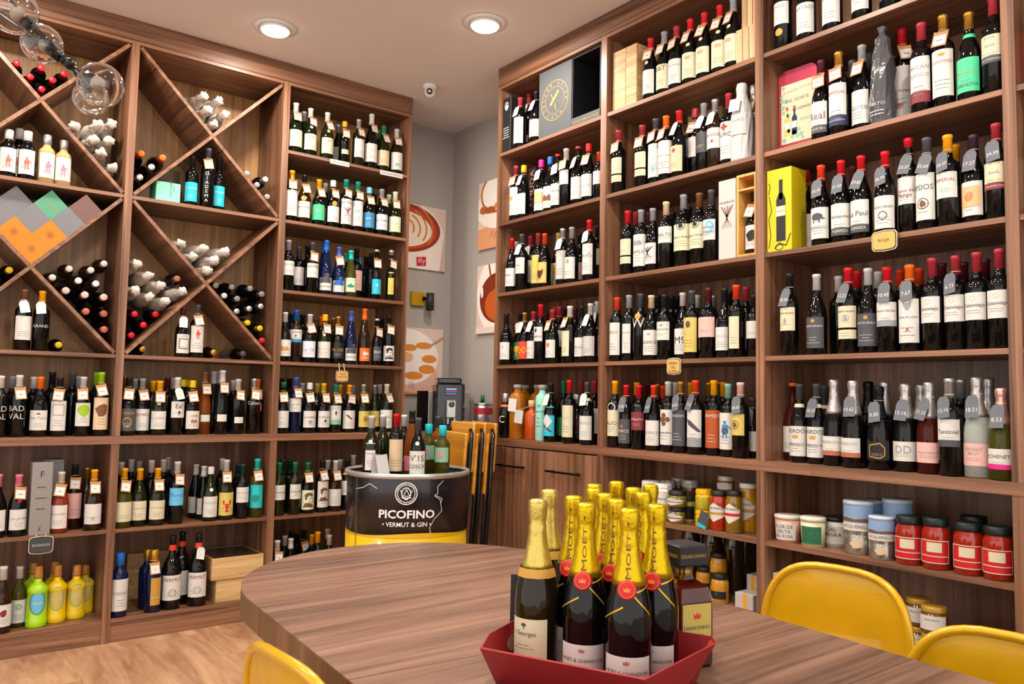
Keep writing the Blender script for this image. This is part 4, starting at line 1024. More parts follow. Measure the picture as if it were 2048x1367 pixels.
# gift boxes resting on the lattice diagonals
def gift_boxes():
    pat = {'gy': '6f6f74', 'sg': '4f8f74', 'mv': '6a4d4a', 'yo': 'd9720a'}
    L = [((35, 421), 'gy', 'grey'), ((14, 441), 'gy', 'grey'), ((92, 427), 'sg', 'green'), ((65, 446), 'gy', 'grey'), ((126, 456), 'gy', 'grey'), ((153, 435), 'mv', 'mauve'), ((32, 468), 'yo', 'orange'), ((92, 478), 'yo', 'orange'), ((60, 500), 'yo', 'orange')]
    s0, s1 = BAYS['L1'][1:]; ang = math.atan2(ZS['b']-TB-ZS['d'], s1-s0); cx, cz = (s0+s1)/2, (ZS['d']+ZS['b']-TB)/2
    u, v = Vector((cos(ang), 0, sin(ang))), Vector((-cos(ang), 0, sin(ang)))
    cell = .103; grid = {(0, 0): 'yo', (1, 0): 'yo', (0, 1): 'yo', (1, 1): 'gy', (2, 0): 'gy', (2, 1): 'sg', (0, 2): 'gy', (1, 2): 'gy', (3, 0): 'mv', (2, 2): 'gy'}
    ap = Vector((cx, 0, cz+.0121))
    names = {'gy': 'grey', 'sg': 'green', 'mv': 'mauve', 'yo': 'orange'}
    spots = {(0, 0): 'orange gift box lowest in the lattice pocket', (1, 0): 'orange gift box under a grey one and beside the lowest box', (0, 1): 'orange gift box on the diagonal away from the mauve box', (1, 1): 'grey gift box nested above the three orange ones', (2, 0): 'grey gift box between an orange and the mauve box', (2, 1): 'green gift box with gold lettering in the lattice pocket', (0, 2): 'grey gift box on the diagonal above an orange box', (1, 2): 'grey gift box on top beside the green one', (3, 0): 'mauve gift box at the upper end of the lattice diagonal'}
    M_ = Vector((cos(ang), 0, sin(ang)))
    for (i, j), c in grid.items():
        if (i, j) == (2, 2): continue
        o = ap+u*(cell*i)+v*(cell*j); g = cell-.0004; dd = .012+.02*((i*3+j) % 3)
        t = thing('gift_box', spots[(i, j)], 'gift box', (o.x, YL+dd, o.z), 0, 'gift boxes in the lattice')
        q = [Vector((0, 0, 0)), u*g, u*g+v*g, v*g]
        def pr(y0, y1): return [tuple(p+Vector((0, y0, 0))) for p in q]+[tuple(p+Vector((0, y1, 0))) for p in q], [[0, 1, 2, 3], [7, 6, 5, 4], [0, 4, 5, 1], [1, 5, 6, 2], [2, 6, 7, 3], [3, 7, 4, 0]]
        m = pmat('giftbox_'+c, pat[c], .6, noise=.08)
        part('carton', pr(.018, .31), m, t); lid = part('lid', pr(0, .0175), m, t)
        if c == 'yo':
            ctr = (u+v)*(g/2); V, F = tris_mesh(ring2(ctr.x, ctr.z, .016, .016, .002, 20)+ring2(ctr.x, ctr.z, .008, .008, .004, 12), lambda a, b: (a, -.0008, b)); part('emblem', (V, F), paper('bw'), lid)
        if c == 'sg':
            ctr = (u+v)*(g/2); V, F = tris_mesh(place_text('JUVE CAMPS', ctr.x, ctr.z, .012, .07, -.65), lambda a, b: (a, -.0008, b)); part('lettering', (V, F), paper('go'), lid)
gift_boxes()
P0, P1 = on_L(306, 400, .03), on_L(349, 400, .03)
t = pbox('gift_box', 'mint green square box under the lattice diagonal', 'gift box', (P0.x+.073, YL+.10, ZS['b']), .12, .13, min(.125, roof('L2', 'b', P0.x+.013+.016)-.001), pmat('mint_card', '7fd0b0', .55), lid=False)
face_ink(t, 'lettering', place_text('VERMOUTH', .012, .075, .011, .08, -pi/2)+place_text('classico', .028, .075, .009, .06, -pi/2), .13, 'gn')
# tall grey box on the shelf above the lime liqueur
P = on_L(79, 1000, .06)
t = pbox('bottle_carton', 'tall silver-grey bottle carton beside the pale-pink-capped bottle', 'carton', (P.x, YL+.055, ZS['f']), .085, .09, .335, pmat('silver_card', '8f8a88', .4, .3), lid=False)
face_ink(t, 'lettering', place_text('F', 0, .28, .03, .05)+fineprint(0, .22, .06, 3, .05, .004, 3)+place_text('£', .0, .03, .02, .05), .09, 'mr')
P = on_L(104, 1000, .19)
pbox('bottle_carton', 'silver-grey bottle carton half hidden behind its twin', 'carton', (P.x, YL+.22, ZS['f']), .085, .09, .335, pmat('silver_card', '8f8a88', .4, .3), lid=False)
# liqueur bottles in lime and yellow
def liqueur(px, py, d, code, word, n):
    z = ZS['g']; P, d = settle('L', px, py, z, .044, d); h = P.z-z; s = thing('ceramic_liqueur_bottle', word, 'liqueur bottle', (P.x, YL+d, z), -math.atan2(P.x, P.y)*.5, 'painted liqueur bottles')
    hx = {'l': '9ccb12', 'y': 'd9b90a'}[code]; m = pmat('liqueur_'+code, hx, .35, coat=.3); R = .044
    part('body', lathe([(R*.95, 0), (R, .006), (R, h*.12), (R*.96, h*.13), (R*.96, h*.56), (R, h*.57), (R, h*.61), (R*.93, h*.66), (R*.50, h*.725), (R*.40, h*.74), (R*.38, h*.84)], 24), m, s, True)
    part('cork_cap', lathe([(R*.44, h*.80), (R*.45, h*.83), (R*.42, h*.87), (R*.40, h*.985), (R*.34, h)], 18), pmat('copper_cap', 'a8702c', .4), s, True)
    def w(u, v): return ((R*.96+.001)*sin(u/R), -(R*.96+.001)*cos(u/R), v)
    tr = ring2(0, .115, .036, .055, .006, 30)
    lb = inked('label_ring', tr, w, 'wb' if code == 'l' else 'sg', s); inked('label', tri_poly(ell(0, .115, .027, .045, 20)), w, 'lb' if code == 'l' else 'dy', lb)
    V, F = tris_mesh(slice_tris([tuple((p[0]*.04, p[1]*.05+.11) for p in q) for q in icon('script')], .005), lambda u, v: tuple(Vector(w(u, v))*1.0+Vector((0, -.0012, 0)))); part('lettering', (V, F), paper('wh'), lb)
liqueur(78, 1131, .075, 'l', 'lime green painted liqueur bottle with copper cap', 0)
liqueur(116, 1129, .070, 'y', 'yellow painted liqueur bottle touching the lime one', 1)
liqueur(154.5, 1129, .070, 'y', 'yellow painted liqueur bottle, middle of the three yellow ones', 2)
liqueur(190, 1127, .085, 'y', 'yellow painted liqueur bottle against the cabinet side', 3)
liqueur(69, 1124, .19, 'l', 'lime painted liqueur bottle standing behind the front lime one', 4)
liqueur(111, 1122, .19, 'y', 'yellow painted liqueur bottle in the second row', 5)
# pine boxes beside the vermouth
def pine_box(loc, w, d, h, label, rz=0, group='pine boxes', slide=True):
    t = thing('pine_box', label, 'wooden box', loc, rz, group); tk = .009; claim_rect(loc, w, d)
    part('front_board', box(-w/2, w/2, -d/2, -d/2+tk, 0, h, .0008), pine(0), t); part('rear_board', box(-w/2, w/2, d/2-tk, d/2, 0, h, .0008), pine(0), t)
    for s in (-1, 1): part('side_board', box(*(sorted((s*w/2, s*(w/2-tk)))), -d/2+tk, d/2-tk, 0, h), pine(1), t)
    part('base_board', box(-w/2+tk, w/2-tk, -d/2+tk, d/2-tk, 0, .006), pine(0), t)
    part('lid', box(-w/2+tk, w/2-tk, -d/2+tk, d/2-tk, h-.008, h-.002), pine(0) if slide else pmat('smoked_lid', '3a2a20', .15), t)
    return t
a, b, c = on_L(426, 1190, .07), on_L(483, 1180, .07), on_L(528, 1175, .07)
zz = ZS['g']; w1, w2 = (b.x-a.x)*1.0, (c.x-b.x)*1.0
pine_box((a.x+w1/2, YL+.19, zz), w1-.002, .32, .118, 'pine box with straight grain under the dark-lidded box')
w2 = min(w2, 1.6585-b.x)
pine_box((b.x+w2/2, YL+.19, zz), w2-.002, .32, .118, 'pine box with arched grain under the dark-lidded box')
tx0, tx1 = on_L(419, 1130, .06).x, 1.655
pine_box(((tx0+tx1)/2, YL+.18, zz+.119), tx1-tx0, .32, .112, 'wide knotty pine box with dark glass lid, top of the stack', slide=False)
P = on_L(305, 1170, .33)
t = pbox('printed_crate_board', 'pale wooden crate board printed with faded lettering behind the vermouth', 'board', (P.x, YL+.350, zz), .26, .02, .24, pine(0), lid=False)
face_ink(t, 'lettering', place_text('VINOS', -.05, .17, .03, .14)+place_text('1904', -.05, .12, .03, .14), .02, 'kr')
# boxes behind second shelf beside the latte poster
P = on_L(606, 400, .30); pine_box((P.x, YL+.325, ZS['b']), .16, .07, .325, 'upright pine box behind the gold-medal bottle')
P = on_L(669, 400, .30); pbox('bottle_carton', 'dark grey carton behind the green-label bottle', 'carton', (P.x+.02, YL+.33, ZS['b']), .13, .07, .29, pmat('dark_card', '3e3f44', .5), lid=False)

# --- run above the cupboard doors: gift boxes on the top shelf
def onR_box(name, label, cat, pxl, pxr, py, d0, h, depth, z, mat, lid=False):
    a, b = on_R(pxl, py, d0), on_R(pxr, py, d0); w = abs(a.y-b.y)
    return pbox(name, label, cat, (XR+d0+depth/2, (a.y+b.y)/2, z), w, depth, h, mat, RZR, lid=lid), w
t, w = onR_box('bottle_carton', 'black bottle carton with white emblem at the corner end', 'carton', 1005, 1021, 250, .012, .315, .10, ZS['a'], pmat('black_card', '121215', .5))
face_ink(t, 'emblem', [tuple((p[0]*.035, p[1]*.05+.265) for p in q) for q in icon('crown')+icon('ring')]+fineprint(0, .14, .06, 5, .014, .004, 5), .10, 'wh')
V, F = tris_mesh(place_text('actus', .0, .19, .045, .2, pi/2), lambda u, v: (w/2+.0009, u, v)); part('lettering', (V, F), paper('lg'), t)
def cava_case():
    z = ZS['a']; a, b, c = on_R(1078, 200, .015), on_R(1143, 190, .015), on_R(1200, 180, .015)
    w1, w2 = a.y-b.y, b.y-max(c.y, BAYS['R1'][1]+.004); h = .365; gm = pmat('case_grey', '44474c', .6); bk = pmat('case_black', '101012', .6)
    t = thing('cava_gift_case', 'grey gift case with gold round seal and open black compartment', 'gift case', (XR+.015, b.y, z), RZR); claim_rect((XR+.065, b.y+w1/2, z), w1, .10); claim_rect((XR+.165, b.y-w2/2, z), w2, .30)
    # local x = -world y direction... local +x points to smaller world y
    part('cover', box(-w1, 0, 0, .10, 0, h, .002), gm, t)
    part('compartment', join(box(.001, w2, .29, .30, 0, h), box(.001, w2, .004, .29, h-.006, h), box(w2-.006, w2, .004, .29, 0, h-.006), box(.001, .006, .004, .29, 0, h-.006), box(.006, w2-.006, .004, .29, 0, .006)), bk, t)
    lip = part('lip', box(.001, w2, 0, .004, 0, .045), gm, t)
    gold = paper('go'); fn = lambda u, v: (u, -.0009, v); cx, cz = -w1*.5, h*.50; R = w1*.41
    tr = ring2(cx, cz, R, R, .003, 48)+ring2(cx, cz, R*.68, R*.68, .002, 48)
    V, F = tris_mesh(tr+stroke([(cx-.035, cz-.02), (cx+.03, cz+.045)], .016)+stroke([(cx-.03, cz+.04), (cx-.015, cz+.01)], .005)+stroke([(cx-.0, cz-.02), (cx+.01, cz-.055)], .005), fn); part('gold_seal', (V, F), gold, t)
    rt = []
    for txt, a0, st in (('CELLER KELER', 3.6, -.34), ('CAVA', -2.15, .38)):
        for k, ch in enumerate(txt):
            an = a0+k*st
            if ch != ' ': rt += place_text(ch, cx+R*.84*cos(an), cz+R*.84*sin(an), R*.17, R*.2, an-pi/2 if st < 0 else an+pi/2)
    V, F = tris_mesh(rt, fn); part('lettering', (V, F), gold, t)
    V, F = tris_mesh(place_text('AGUSTÍ TORELLÓ MATA', w2/2, .022, .020, w2*.9), fn); part('lettering', (V, F), gold, lip)
cava_case()
t, w = onR_box('bottle_carton', 'brown carton with vertical white lettering on the second shelf', 'carton', 1056, 1071, 400, .15, .325, .10, ZS['b'], pmat('brown_card', '3a201a', .5))
V, F = tris_mesh(place_text('LA AMUDA', 0, .16, .05, .30, pi/2), lambda u, v: (u*.9, -.0509, v)); part('lettering', (V, F), paper('lp'), t)
# liquor bottles over the cupboard doors
def spirit(px, py, d, R, prof, mat, label, cap, tagw=None, txt=None, neck=None):
    z = ZS['e']; P, d = settle('R', px, py, z, R, d); h = P.z-z; s = thing('spirit_bottle', label, 'spirit bottle', (XR+d, P.y, z), -pi/2+.3, 'spirit bottles over the cupboard doors')
    part('glass_body', lathe([(R*r, h*q) for r, q in prof], 24), mat, s, True)
    part('stopper', lathe([(R*cap[0], h*cap[2]), (R*cap[0], h*.995), (R*cap[0]*.9, h)], 18), cap[1], s, True)
    if txt:
        V, F = tris_mesh(slice_tris(place_text(txt, 0, h*.52, .010, .07)+place_text('H', 0, h*.62, .02, .03)+fineprint(0, h*.40, .03, 3, .02, .003, 4), .005), lambda u, v: ((R+.001)*sin(u/R), -(R+.001)*cos(u/R), v)); part('lettering', (V, F), paper('dg'), s)
    if tagw:
        part('hang_tag', xf(box(-.026, .026, -.0008, .0008, -.035, .035), Matrix.Translation((tagw[0], -R-.006, h*tagw[1])) @ Matrix.Rotation(.12, 4, 'Y')), paper(tagw[2]), s)
        part('string', tube([(tagw[0], -R-.006, h*tagw[1]+.033), (0, -R*.5, h*.86)], .0009, 4), pmat('twine', 'cdbb98', .9), s)
    return s
cl = pmat('clear_stopper', 'b9b9b5', .08, coat=.5, trans=.4, ior=1.3)
rnd_prof = [(.94, 0), (1, .02), (1, .70), (.97, .78), (.80, .83), (.52, .85), (.44, .87), (.44, .93)]
lm = pmat('lemon_liqueur', 'b06a14', .08, coat=.5, trans=.2, ior=1.3)
spirit(1036, 768.6, .056, .045, rnd_prof, lm, 'tall amber liqueur bottle with glass stopper and white tag', (.56, cl, .93), (0, .62, 'wh'))
spirit(1049.7, 769.5, .165, .045, rnd_prof, lm, 'tall amber liqueur bottle standing behind the tagged one', (.56, cl, .93))
spirit(1076, 769, .175, .045, rnd_prof, lm, 'tall amber liqueur bottle behind the mint frosted bottle', (.56, cl, .93))
spirit(1085.7, 769, .06, .037, [(.94, 0), (1, .02), (1, .74), (.9, .80), (.6, .84), (.5, .87), (.5, .92)], pmat('mint_frost', '8fcfc0', .45), 'mint frosted spirit bottle with clear stopper', (.68, cl, .92), None, 'MAROSIA')
spirit(1064.6, 800, .052, .040, [(.94, 0), (1, .02), (1, .58), (.9, .68), (.5, .74), (.42, .76), (.42, .82)], pmat('orange_spirit', 'c04a10', .08, coat=.5, trans=.2, ior=1.3), 'short orange spirit bottle with wooden stopper and grey hang tag', (.52, pine(2), .82), (-.055, .58, 'lg'))
P = on_R(1003, 880, .10); pbox('bottle_carton', 'small dark picture carton beside the squat black bottle', 'carton', (XR+.31, 3.49, ZS['e']), .09, .08, .21, pmat('dark_navy_card', '16182a', .5), RZR, lid=False)

# --- bay above the preserve jars
def pine_stack():
    z = ZS['a']; a, b, c = on_R(1224, 160, .02), on_R(1250, 150, .02), on_R(1272, 140, .02); h = (on_R(1277, 82, .02).z-z)/3
    n = ('bottom', 'middle', 'top')
    ya = min(a.y, BAYS['R2'][2]-.004)
    for k in range(3):
        for q, (y0, y1, w) in enumerate(((b.y, ya, 'against the bay side'), (c.y, b.y, 'beside the first red-capped bottle'))):
            pine_box((XR+.02+.16, (y0+y1)/2, z+k*h), (y1-y0)-.002, .31, h-.0002, '%s pine box of the stack, column %s' % (n[k], w), RZR, 'six stacked pine boxes')
pine_stack()
def slat_crate(loc, w, d, h, label):
    t = thing('slatted_crate', label, 'crate', loc, RZR, 'slatted crates'); claim_rect(loc, w, d); m = wood('crate_slat', 2, 'a07a52', 'd8bb92', scale=7, rough=.6, stretch=.12)
    n = 3; sw = w/n
    for i in range(n): part('slat', box(-w/2+i*sw+.0015, -w/2+(i+1)*sw-.0015, -d/2, -d/2+.008, .006, h-.004), m, t)
    for s in (-1, 1):
        for i in range(3): part('slat', box(*sorted((s*w/2, s*(w/2-.008))), -d/2+.009+i*d/3, -d/2+.006+(i+1)*d/3, .006, h-.004), m, t)
    part('base_board', box(-w/2, w/2, -d/2, d/2, 0, .005), pine(0), t); part('lid', box(-w/2, w/2, -d/2, d/2, h-.0035, h), pine(0), t)
z = ZS['a']; a, b = on_R(1472, 60, .01), on_R(1511, 50, .01); yb = max(b.y, BAYS['R2'][1]+.003)
hh = on_R(1490, 55, .01).z-z
slat_crate((XR+.01+.10, (a.y+yb)/2, z), a.y-yb, .20, hh, 'lower slatted pine crate at the bay side')
slat_crate((XR+.02+.10, (a.y+yb)/2-.006, z+hh), a.y-yb-.014, .18, .165, 'upper slatted pine crate on top of the lower one')
for pxx, py, hh2, lb in ((1400, 212, .30, 'pine box behind the grey-label bottle'), (1435, 200, .30, 'pine box behind the silver-capped bottle')):
    P = on_R(pxx, py, .33); pine_box((XR+.335, P.y, ZS['b']), .10, .07, P.z-ZS['b'], lb, RZR)
# paper-wrapped sparkling bottle
def paper_bottle(px, py, z, label, d=.06):
    P, d = settle('R', px, py, z, .046, d); h = P.z-z; rnd = random.Random(5); s = thing('paper_wrapped_bottle', label, 'wrapped bottle', (XR+d, P.y, z), -pi/2+.2)
    pm = pmat('white_wrap', 'b9b7b8', .6, bump=.6, nscale=35, noise=.15)
    w = [[rnd.uniform(-.05, .05) for _ in range(20)] for _ in range(12)]
    part('paper_wrap', lathe([(.042, 0), (.044, .01), (.044, h*.3), (.044, h*.55), (.038, h*.68), (.026, h*.78), (.022, h*.86), (.024, h*.95), (.02, h)], 20, wob=lambda k, i: w[k][i]), pm, s)
    V, F = tris_mesh(slice_tris(rect2(-.035, .035, .11, .20), .006), lambda u, v: (.0465*sin(u/.044), -.0465*cos(u/.044), v)); l = part('label', (V, F), paper('lg'), s)
    V, F = tris_mesh(place_text('AURO', 0, .17, .014, .05), lambda u, v: (.0475*sin(u/.044), -.0475*cos(u/.044), v)); part('lettering', (V, F), paper('gy'), l)
    part('price_tag', xf(box(-.023, .023, -.0006, .0006, -.03, .03), Matrix.Translation((-.01, -.05, h*.70)) @ Matrix.Rotation(-.3, 4, 'X')), paper('wh'), s)
paper_bottle(1484, 169, ZS['b'], 'bottle wrapped in white paper with pale label, second shelf')
t, w = onR_box('bottle_carton', 'white carton with a brown root drawing beside the open pine case', 'carton', 1437, 1471, 450, .012, on_R(1445, 361, .012).z-ZS['c'], .11, ZS['c'], pmat('white_card', 'b9b4b0', .5))
face_ink(t, 'lettering', place_text('VALPARAISO', .0, .235, .014, w*.9), .11, 'dg'); face_ink(t, 'emblem', [tuple((p[0]*.06, p[1]*.09+.175) for p in q) for q in icon('root')], .11, 'bw')
def open_case():
    z = ZS['c']; a = on_R(1473, 440, .012); y0 = BAYS['R2'][1]+.004; w = a.y-y0; h = on_R(1480, 350, .012).z-z; tk = .01
    t = thing('open_pine_case', 'open-fronted pine case displaying one bottle', 'wooden case', (XR+.012, (a.y+y0)/2, z), RZR); claim_rect((XR+.072, (a.y+y0)/2, z), w, .12); m = wood('honey_pine', 2, 'b8792c', 'e2b064', scale=8, rough=.5, stretch=.12)
    for s in (-1, 1): part('side_board', box(*sorted((s*w/2, s*(w/2-tk))), 0, .12, 0, h), m, t)
    part('base_board', box(-w/2+tk, w/2-tk, 0, .12, 0, tk), m, t); part('top_board', box(-w/2+tk, w/2-tk, 0, .12, h-tk, h), m, t); part('rear_board', box(-w/2+tk, w/2-tk, .11, .12, tk, h-tk), m, t)
    part('divider', box(-w/2+tk, w/2-tk, 0, .11, h*.80, h*.80+.008), m, t)
    make_bottle('wine_bottle', (XR+.066, (a.y+y0)/2, z+tk+.0005), -pi/2+.2, .255, 'bg', 'k', 'bk', ['Lwh.w', 'Iblot@bk@.6@.55', 'K'], 'dark bottle with black blot label inside the open pine case', 'wine bottle')
open_case()

# --- bay above the sauce jars: pink tin, yellow box, bagged bottle
def tin():
    z = ZS['b']; a, b = on_R(1551, 210, .10), on_R(1634, 200, .10); a.y = min(a.y, BAYS['R3'][2]-.003); w = a.y-b.y; h = on_R(1600, 133, .10).z-z
    t = thing('pink_tin', 'pink rounded tin with a vine and bottles picture', 'tin', (XR+.10, (a.y+b.y)/2, z+.0005), RZR); claim_rect((XR+.145, (a.y+b.y)/2, z), w, .09)
    def rr(x0, x1, y0, y1, r): return [(cx+r*cos(q), cy+r*sin(q)) for cx, cy, q0 in ((x1-r, y1-r, 0), (x0+r, y1-r, pi/2), (x0+r, y0+r, pi), (x1-r, y0+r, 1.5*pi)) for q in [q0+pi/2*k/6 for k in range(7)]]
    V, F = prism(rr(-w/2, w/2, 0, h, .03), 0, .09); part('tin_body', ([(v[0], v[2], v[1]) for v in V], [f[::-1] for f in F]), pmat('tin_pink', 'a8324c', .3, .3, coat=.3), t)
    fn = lambda k: (lambda u, v: (u, -.0009-.0005*k, v))
    def pr(tris, code, k, nm='print'): V, F = tris_mesh(tris, fn(k)); return part(nm, (V, F), paper(code), t)
    pr(rect2(-w*.43, w*.46, h*.13, h*.83), 'cr', 0, 'picture')
    pr(place_text('COMPAÑIA VINICOLA', .0, h*.75, h*.06, w*.8, .08)+place_text('BILBAO', w*.22, h*.38, h*.05, w*.3), 'gy', 1, 'lettering'); pr(place_text('DEL NORTE', .0, h*.63, h*.07, w*.6)+place_text('DE ESPAÑA', w*.12, h*.52, h*.07, w*.5), 'wn', 1, 'lettering')
    for x, c in ((-w*.27, 'dy'), (-w*.08, 'nb')): pr(tri_poly([(x-.012, h*.22), (x+.012, h*.22), (x+.012, h*.42), (x+.004, h*.46), (x+.004, h*.54), (x-.004, h*.54), (x-.004, h*.46), (x-.012, h*.42)]), c, 1); pr(rect2(x-.011, x+.011, h*.3, h*.38), 'wh', 2); pr(rect2(x-.005, x+.005, h*.52, h*.56), 'ro', 2)
    lf = []
    rn = random.Random(3)
    for k in range(16): cx, cz, s = (rn.uniform(-.42, -.2) if k < 9 else rn.uniform(-.35, .2))*w, (rn.uniform(.15, .8) if k < 9 else rn.uniform(.15, .28))*h, rn.uniform(.012, .022); lf += [tuple((p[0]*s+cx, p[1]*s+cz) for p in q) for q in icon('leaf')]
    pr(lf, 'sg', 1)
tin()
def yellow_carton():
    z = ZS['c']; a, b = on_R(1534, 420, .015), on_R(1583, 420, .015); w = min(a.y, BAYS['R3'][2]-.003)-b.y; h = on_R(1560, 336, .015).z-z
    t = pbox('bottle_carton', 'yellow carton with black drawings and a bottle picture', 'carton', (XR+.015+.05, b.y+w/2, z), w, .10, h, pmat('yellow_card', 'c9b40c', .5), RZR, lid=False)
    s = h
    face_ink(t, 'bottle_picture', rect2(-.012, .028, s*.12, s*.62)+rect2(-.0, .016, s*.62, s*.86)+tri_poly([(-.012, s*.62), (.028, s*.62), (.016, s*.70), (0, s*.70)]), .10, 'bk')
    V, F = tris_mesh(rect2(-.012, .028, s*.42, s*.54), lambda u, v: (u, -.0515, v)); lb = part('picture_label', (V, F), paper('cr'), t)
    V, F = tris_mesh(place_text('RAMÓN BILBAO', .008, s*.48, .008, .036), lambda u, v: (u, -.052, v)); part('lettering', (V, F), paper('dg'), lb)
    dr = stroke([(-w*.42, s*.7), (-w*.36, s*.8), (-w*.42, s*.84)], .003)+stroke([(-w*.4, s*.68), (-w*.3, s*.5), (-w*.42, s*.4), (-w*.34, s*.2), (-w*.42, s*.05)], .003)+stroke([(-.02, s*.04), (.0, s*.1), (.03, s*.06), (.05, s*.2)], .004)+ring2(.0, s*.05, .018, .012, .003, 14)
    face_ink(t, 'drawing', dr, .10, 'bk')
    t2, w2 = onR_box('bottle_carton', 'second yellow carton hidden behind the front yellow one', 'carton', 1582, 1600, 420, .165, h*.98, .10, z, pmat('yellow_card', 'c9b40c', .5))
yellow_carton()
def bagged(px, py):
    d = .06; z = ZS['b']; P, d = settle('R', px, py, z, .046, d); h = P.z-z; rnd = random.Random(11)
    s = thing('bagged_bottle', 'dark bottle in a crinkled grey plastic bag with twisted top', 'wrapped bottle', (XR+d, P.y, z), -pi/2)
    pm = pmat('crinkled_plastic', '4c4c50', .12, coat=.4, bump=.8, nscale=28)
    w = [[rnd.uniform(-.12, .12) for _ in range(14)] for _ in range(14)]
    part('plastic_bag', lathe([(.040, 0), (.042, .012), (.043, h*.2), (.044, h*.42), (.043, h*.55), (.038, h*.66), (.031, h*.74), (.027, h*.82), (.024, h*.88), (.012, h*.92), (.010, h*.95), (.016, h)], 14, wob=lambda k, i: w[k][i]), pm, s)
    V, F = tris_mesh(slice_tris(place_text('MIRTO', 0, .07, .014, .05)+fineprint(0, .045, .05, 2, .012, .004, 2), .006), lambda u, v: (.0485*sin(u/.043), -.0485*cos(u/.043), v)); part('lettering', (V, F), paper('lg'), s)
bagged(1764, 56)

# ------------------------------------------------------------------ hanging shelf signs and shelf strips
def hang_sign(P, rz, txts, w, h, label, base='kr', ink='dg', zs=ZS['d']):
    t = thing('hanging_sign', label, 'sign', P, rz, 'hanging shelf signs')
    m = pmat('sign_'+base, {'kr': 'd0a05a', 'bk': '3a3d40'}[base], .7)
    def plate(sx, sz, y, mat, nm): return part(nm, xf(prism([(-w/2*sx, h*.36*sz), (-w*.42*sx, h/2*sz), (0, h*.56*sz), (w*.42*sx, h/2*sz), (w/2*sx, h*.36*sz), (w/2*sx, -h*.36*sz), (w*.42*sx, -h/2*sz), (0, -h*.56*sz), (-w*.42*sx, -h/2*sz), (-w/2*sx, -h*.36*sz)], y, y+.0015), Matrix.Rotation(pi/2, 4, 'X')), mat, t)
    plate(1.0, 1.0, 0, paper('cr'), 'white_border'); plate(.93, .91, .0016, paper('bk'), 'black_line'); b = plate(.88, .84, .0032, m, 'board')
    V, F = tris_mesh([q for i, s in enumerate(txts) for q in place_text(s, 0, h*(.2 if len(txts) > 1 else 0)-i*h*.26, h*.17, w*.7)], lambda u, v: (u, -.0055, v)); part('lettering', (V, F), paper(ink), b)
    for s in (-1, 1): part('cord', tube([(s*w*.22, -.001, h*.5), (s*w*.2, .0102, zs-P.z-.017), (s*w*.19, .0102, zs-P.z+.0005), (s*w*.19, .0125, zs-P.z+.0019), (s*w*.19, .018, zs-P.z+.0019)], .0021, 6), pmat('twine', 'cdbb98', .9), t)
hang_sign(Vector((at_y(684, 752, YL-.008).x, YL-.008, at_y(684, 752, YL-.008).z)), 0, ['VINOS', 'BLANCOS'], .078, .060, 'small kraft sign hanging from the shelf beside the cappuccino poster')
Pq = at_y(82, 1089, YL-.008); hang_sign(Pq, 0, ['ROSADOS'], .10, .075, 'small chalkboard sign hanging above the lime liqueur bottles', 'bk', 'lg', ZS['f'])
Pq = at_x(1348, 732, XR-.008); hang_sign(Pq, RZR, ['RIBERA', 'DEL', 'DUERO'], .078, .066, 'small kraft sign hanging from the fourth shelf over preserve jars')
Pq = at_x(1769, 481, XR-.008); hang_sign(Pq, RZR, ['RIOJA'], .088, .066, 'small kraft sign hanging from the third shelf over sauce jars', zs=ZS['c'])
def strip(side, pa, pb, txt, label, zc):
    a, b = at_y(*pa, YL), at_y(*pb, YL); w = b.x-a.x
    t = thing('shelf_strip', label, 'label strip', ((a.x+b.x)/2, YL+.0041, zc)); s = part('paper_strip', box(-w/2, w/2, -.0012, -.0002, -.014, .014), paper('wh'), t)
    V, F = tris_mesh(place_text(txt, 0, 0, .013, w*.92), lambda u, v: (u, -.0018, v)); part('lettering', (V, F), paper('dg'), s)
strip('L', (661, 322), (699, 330), 'VINOS DE FRANCIA', 'white paper strip under the cream-label burgundy bottles', ZS['a']-.013)
strip('L', (761, 340), (806, 347), 'VINOS DE NUEVA ZELANDA', 'white paper strip under the green-capped bottles', ZS['a']-.016)

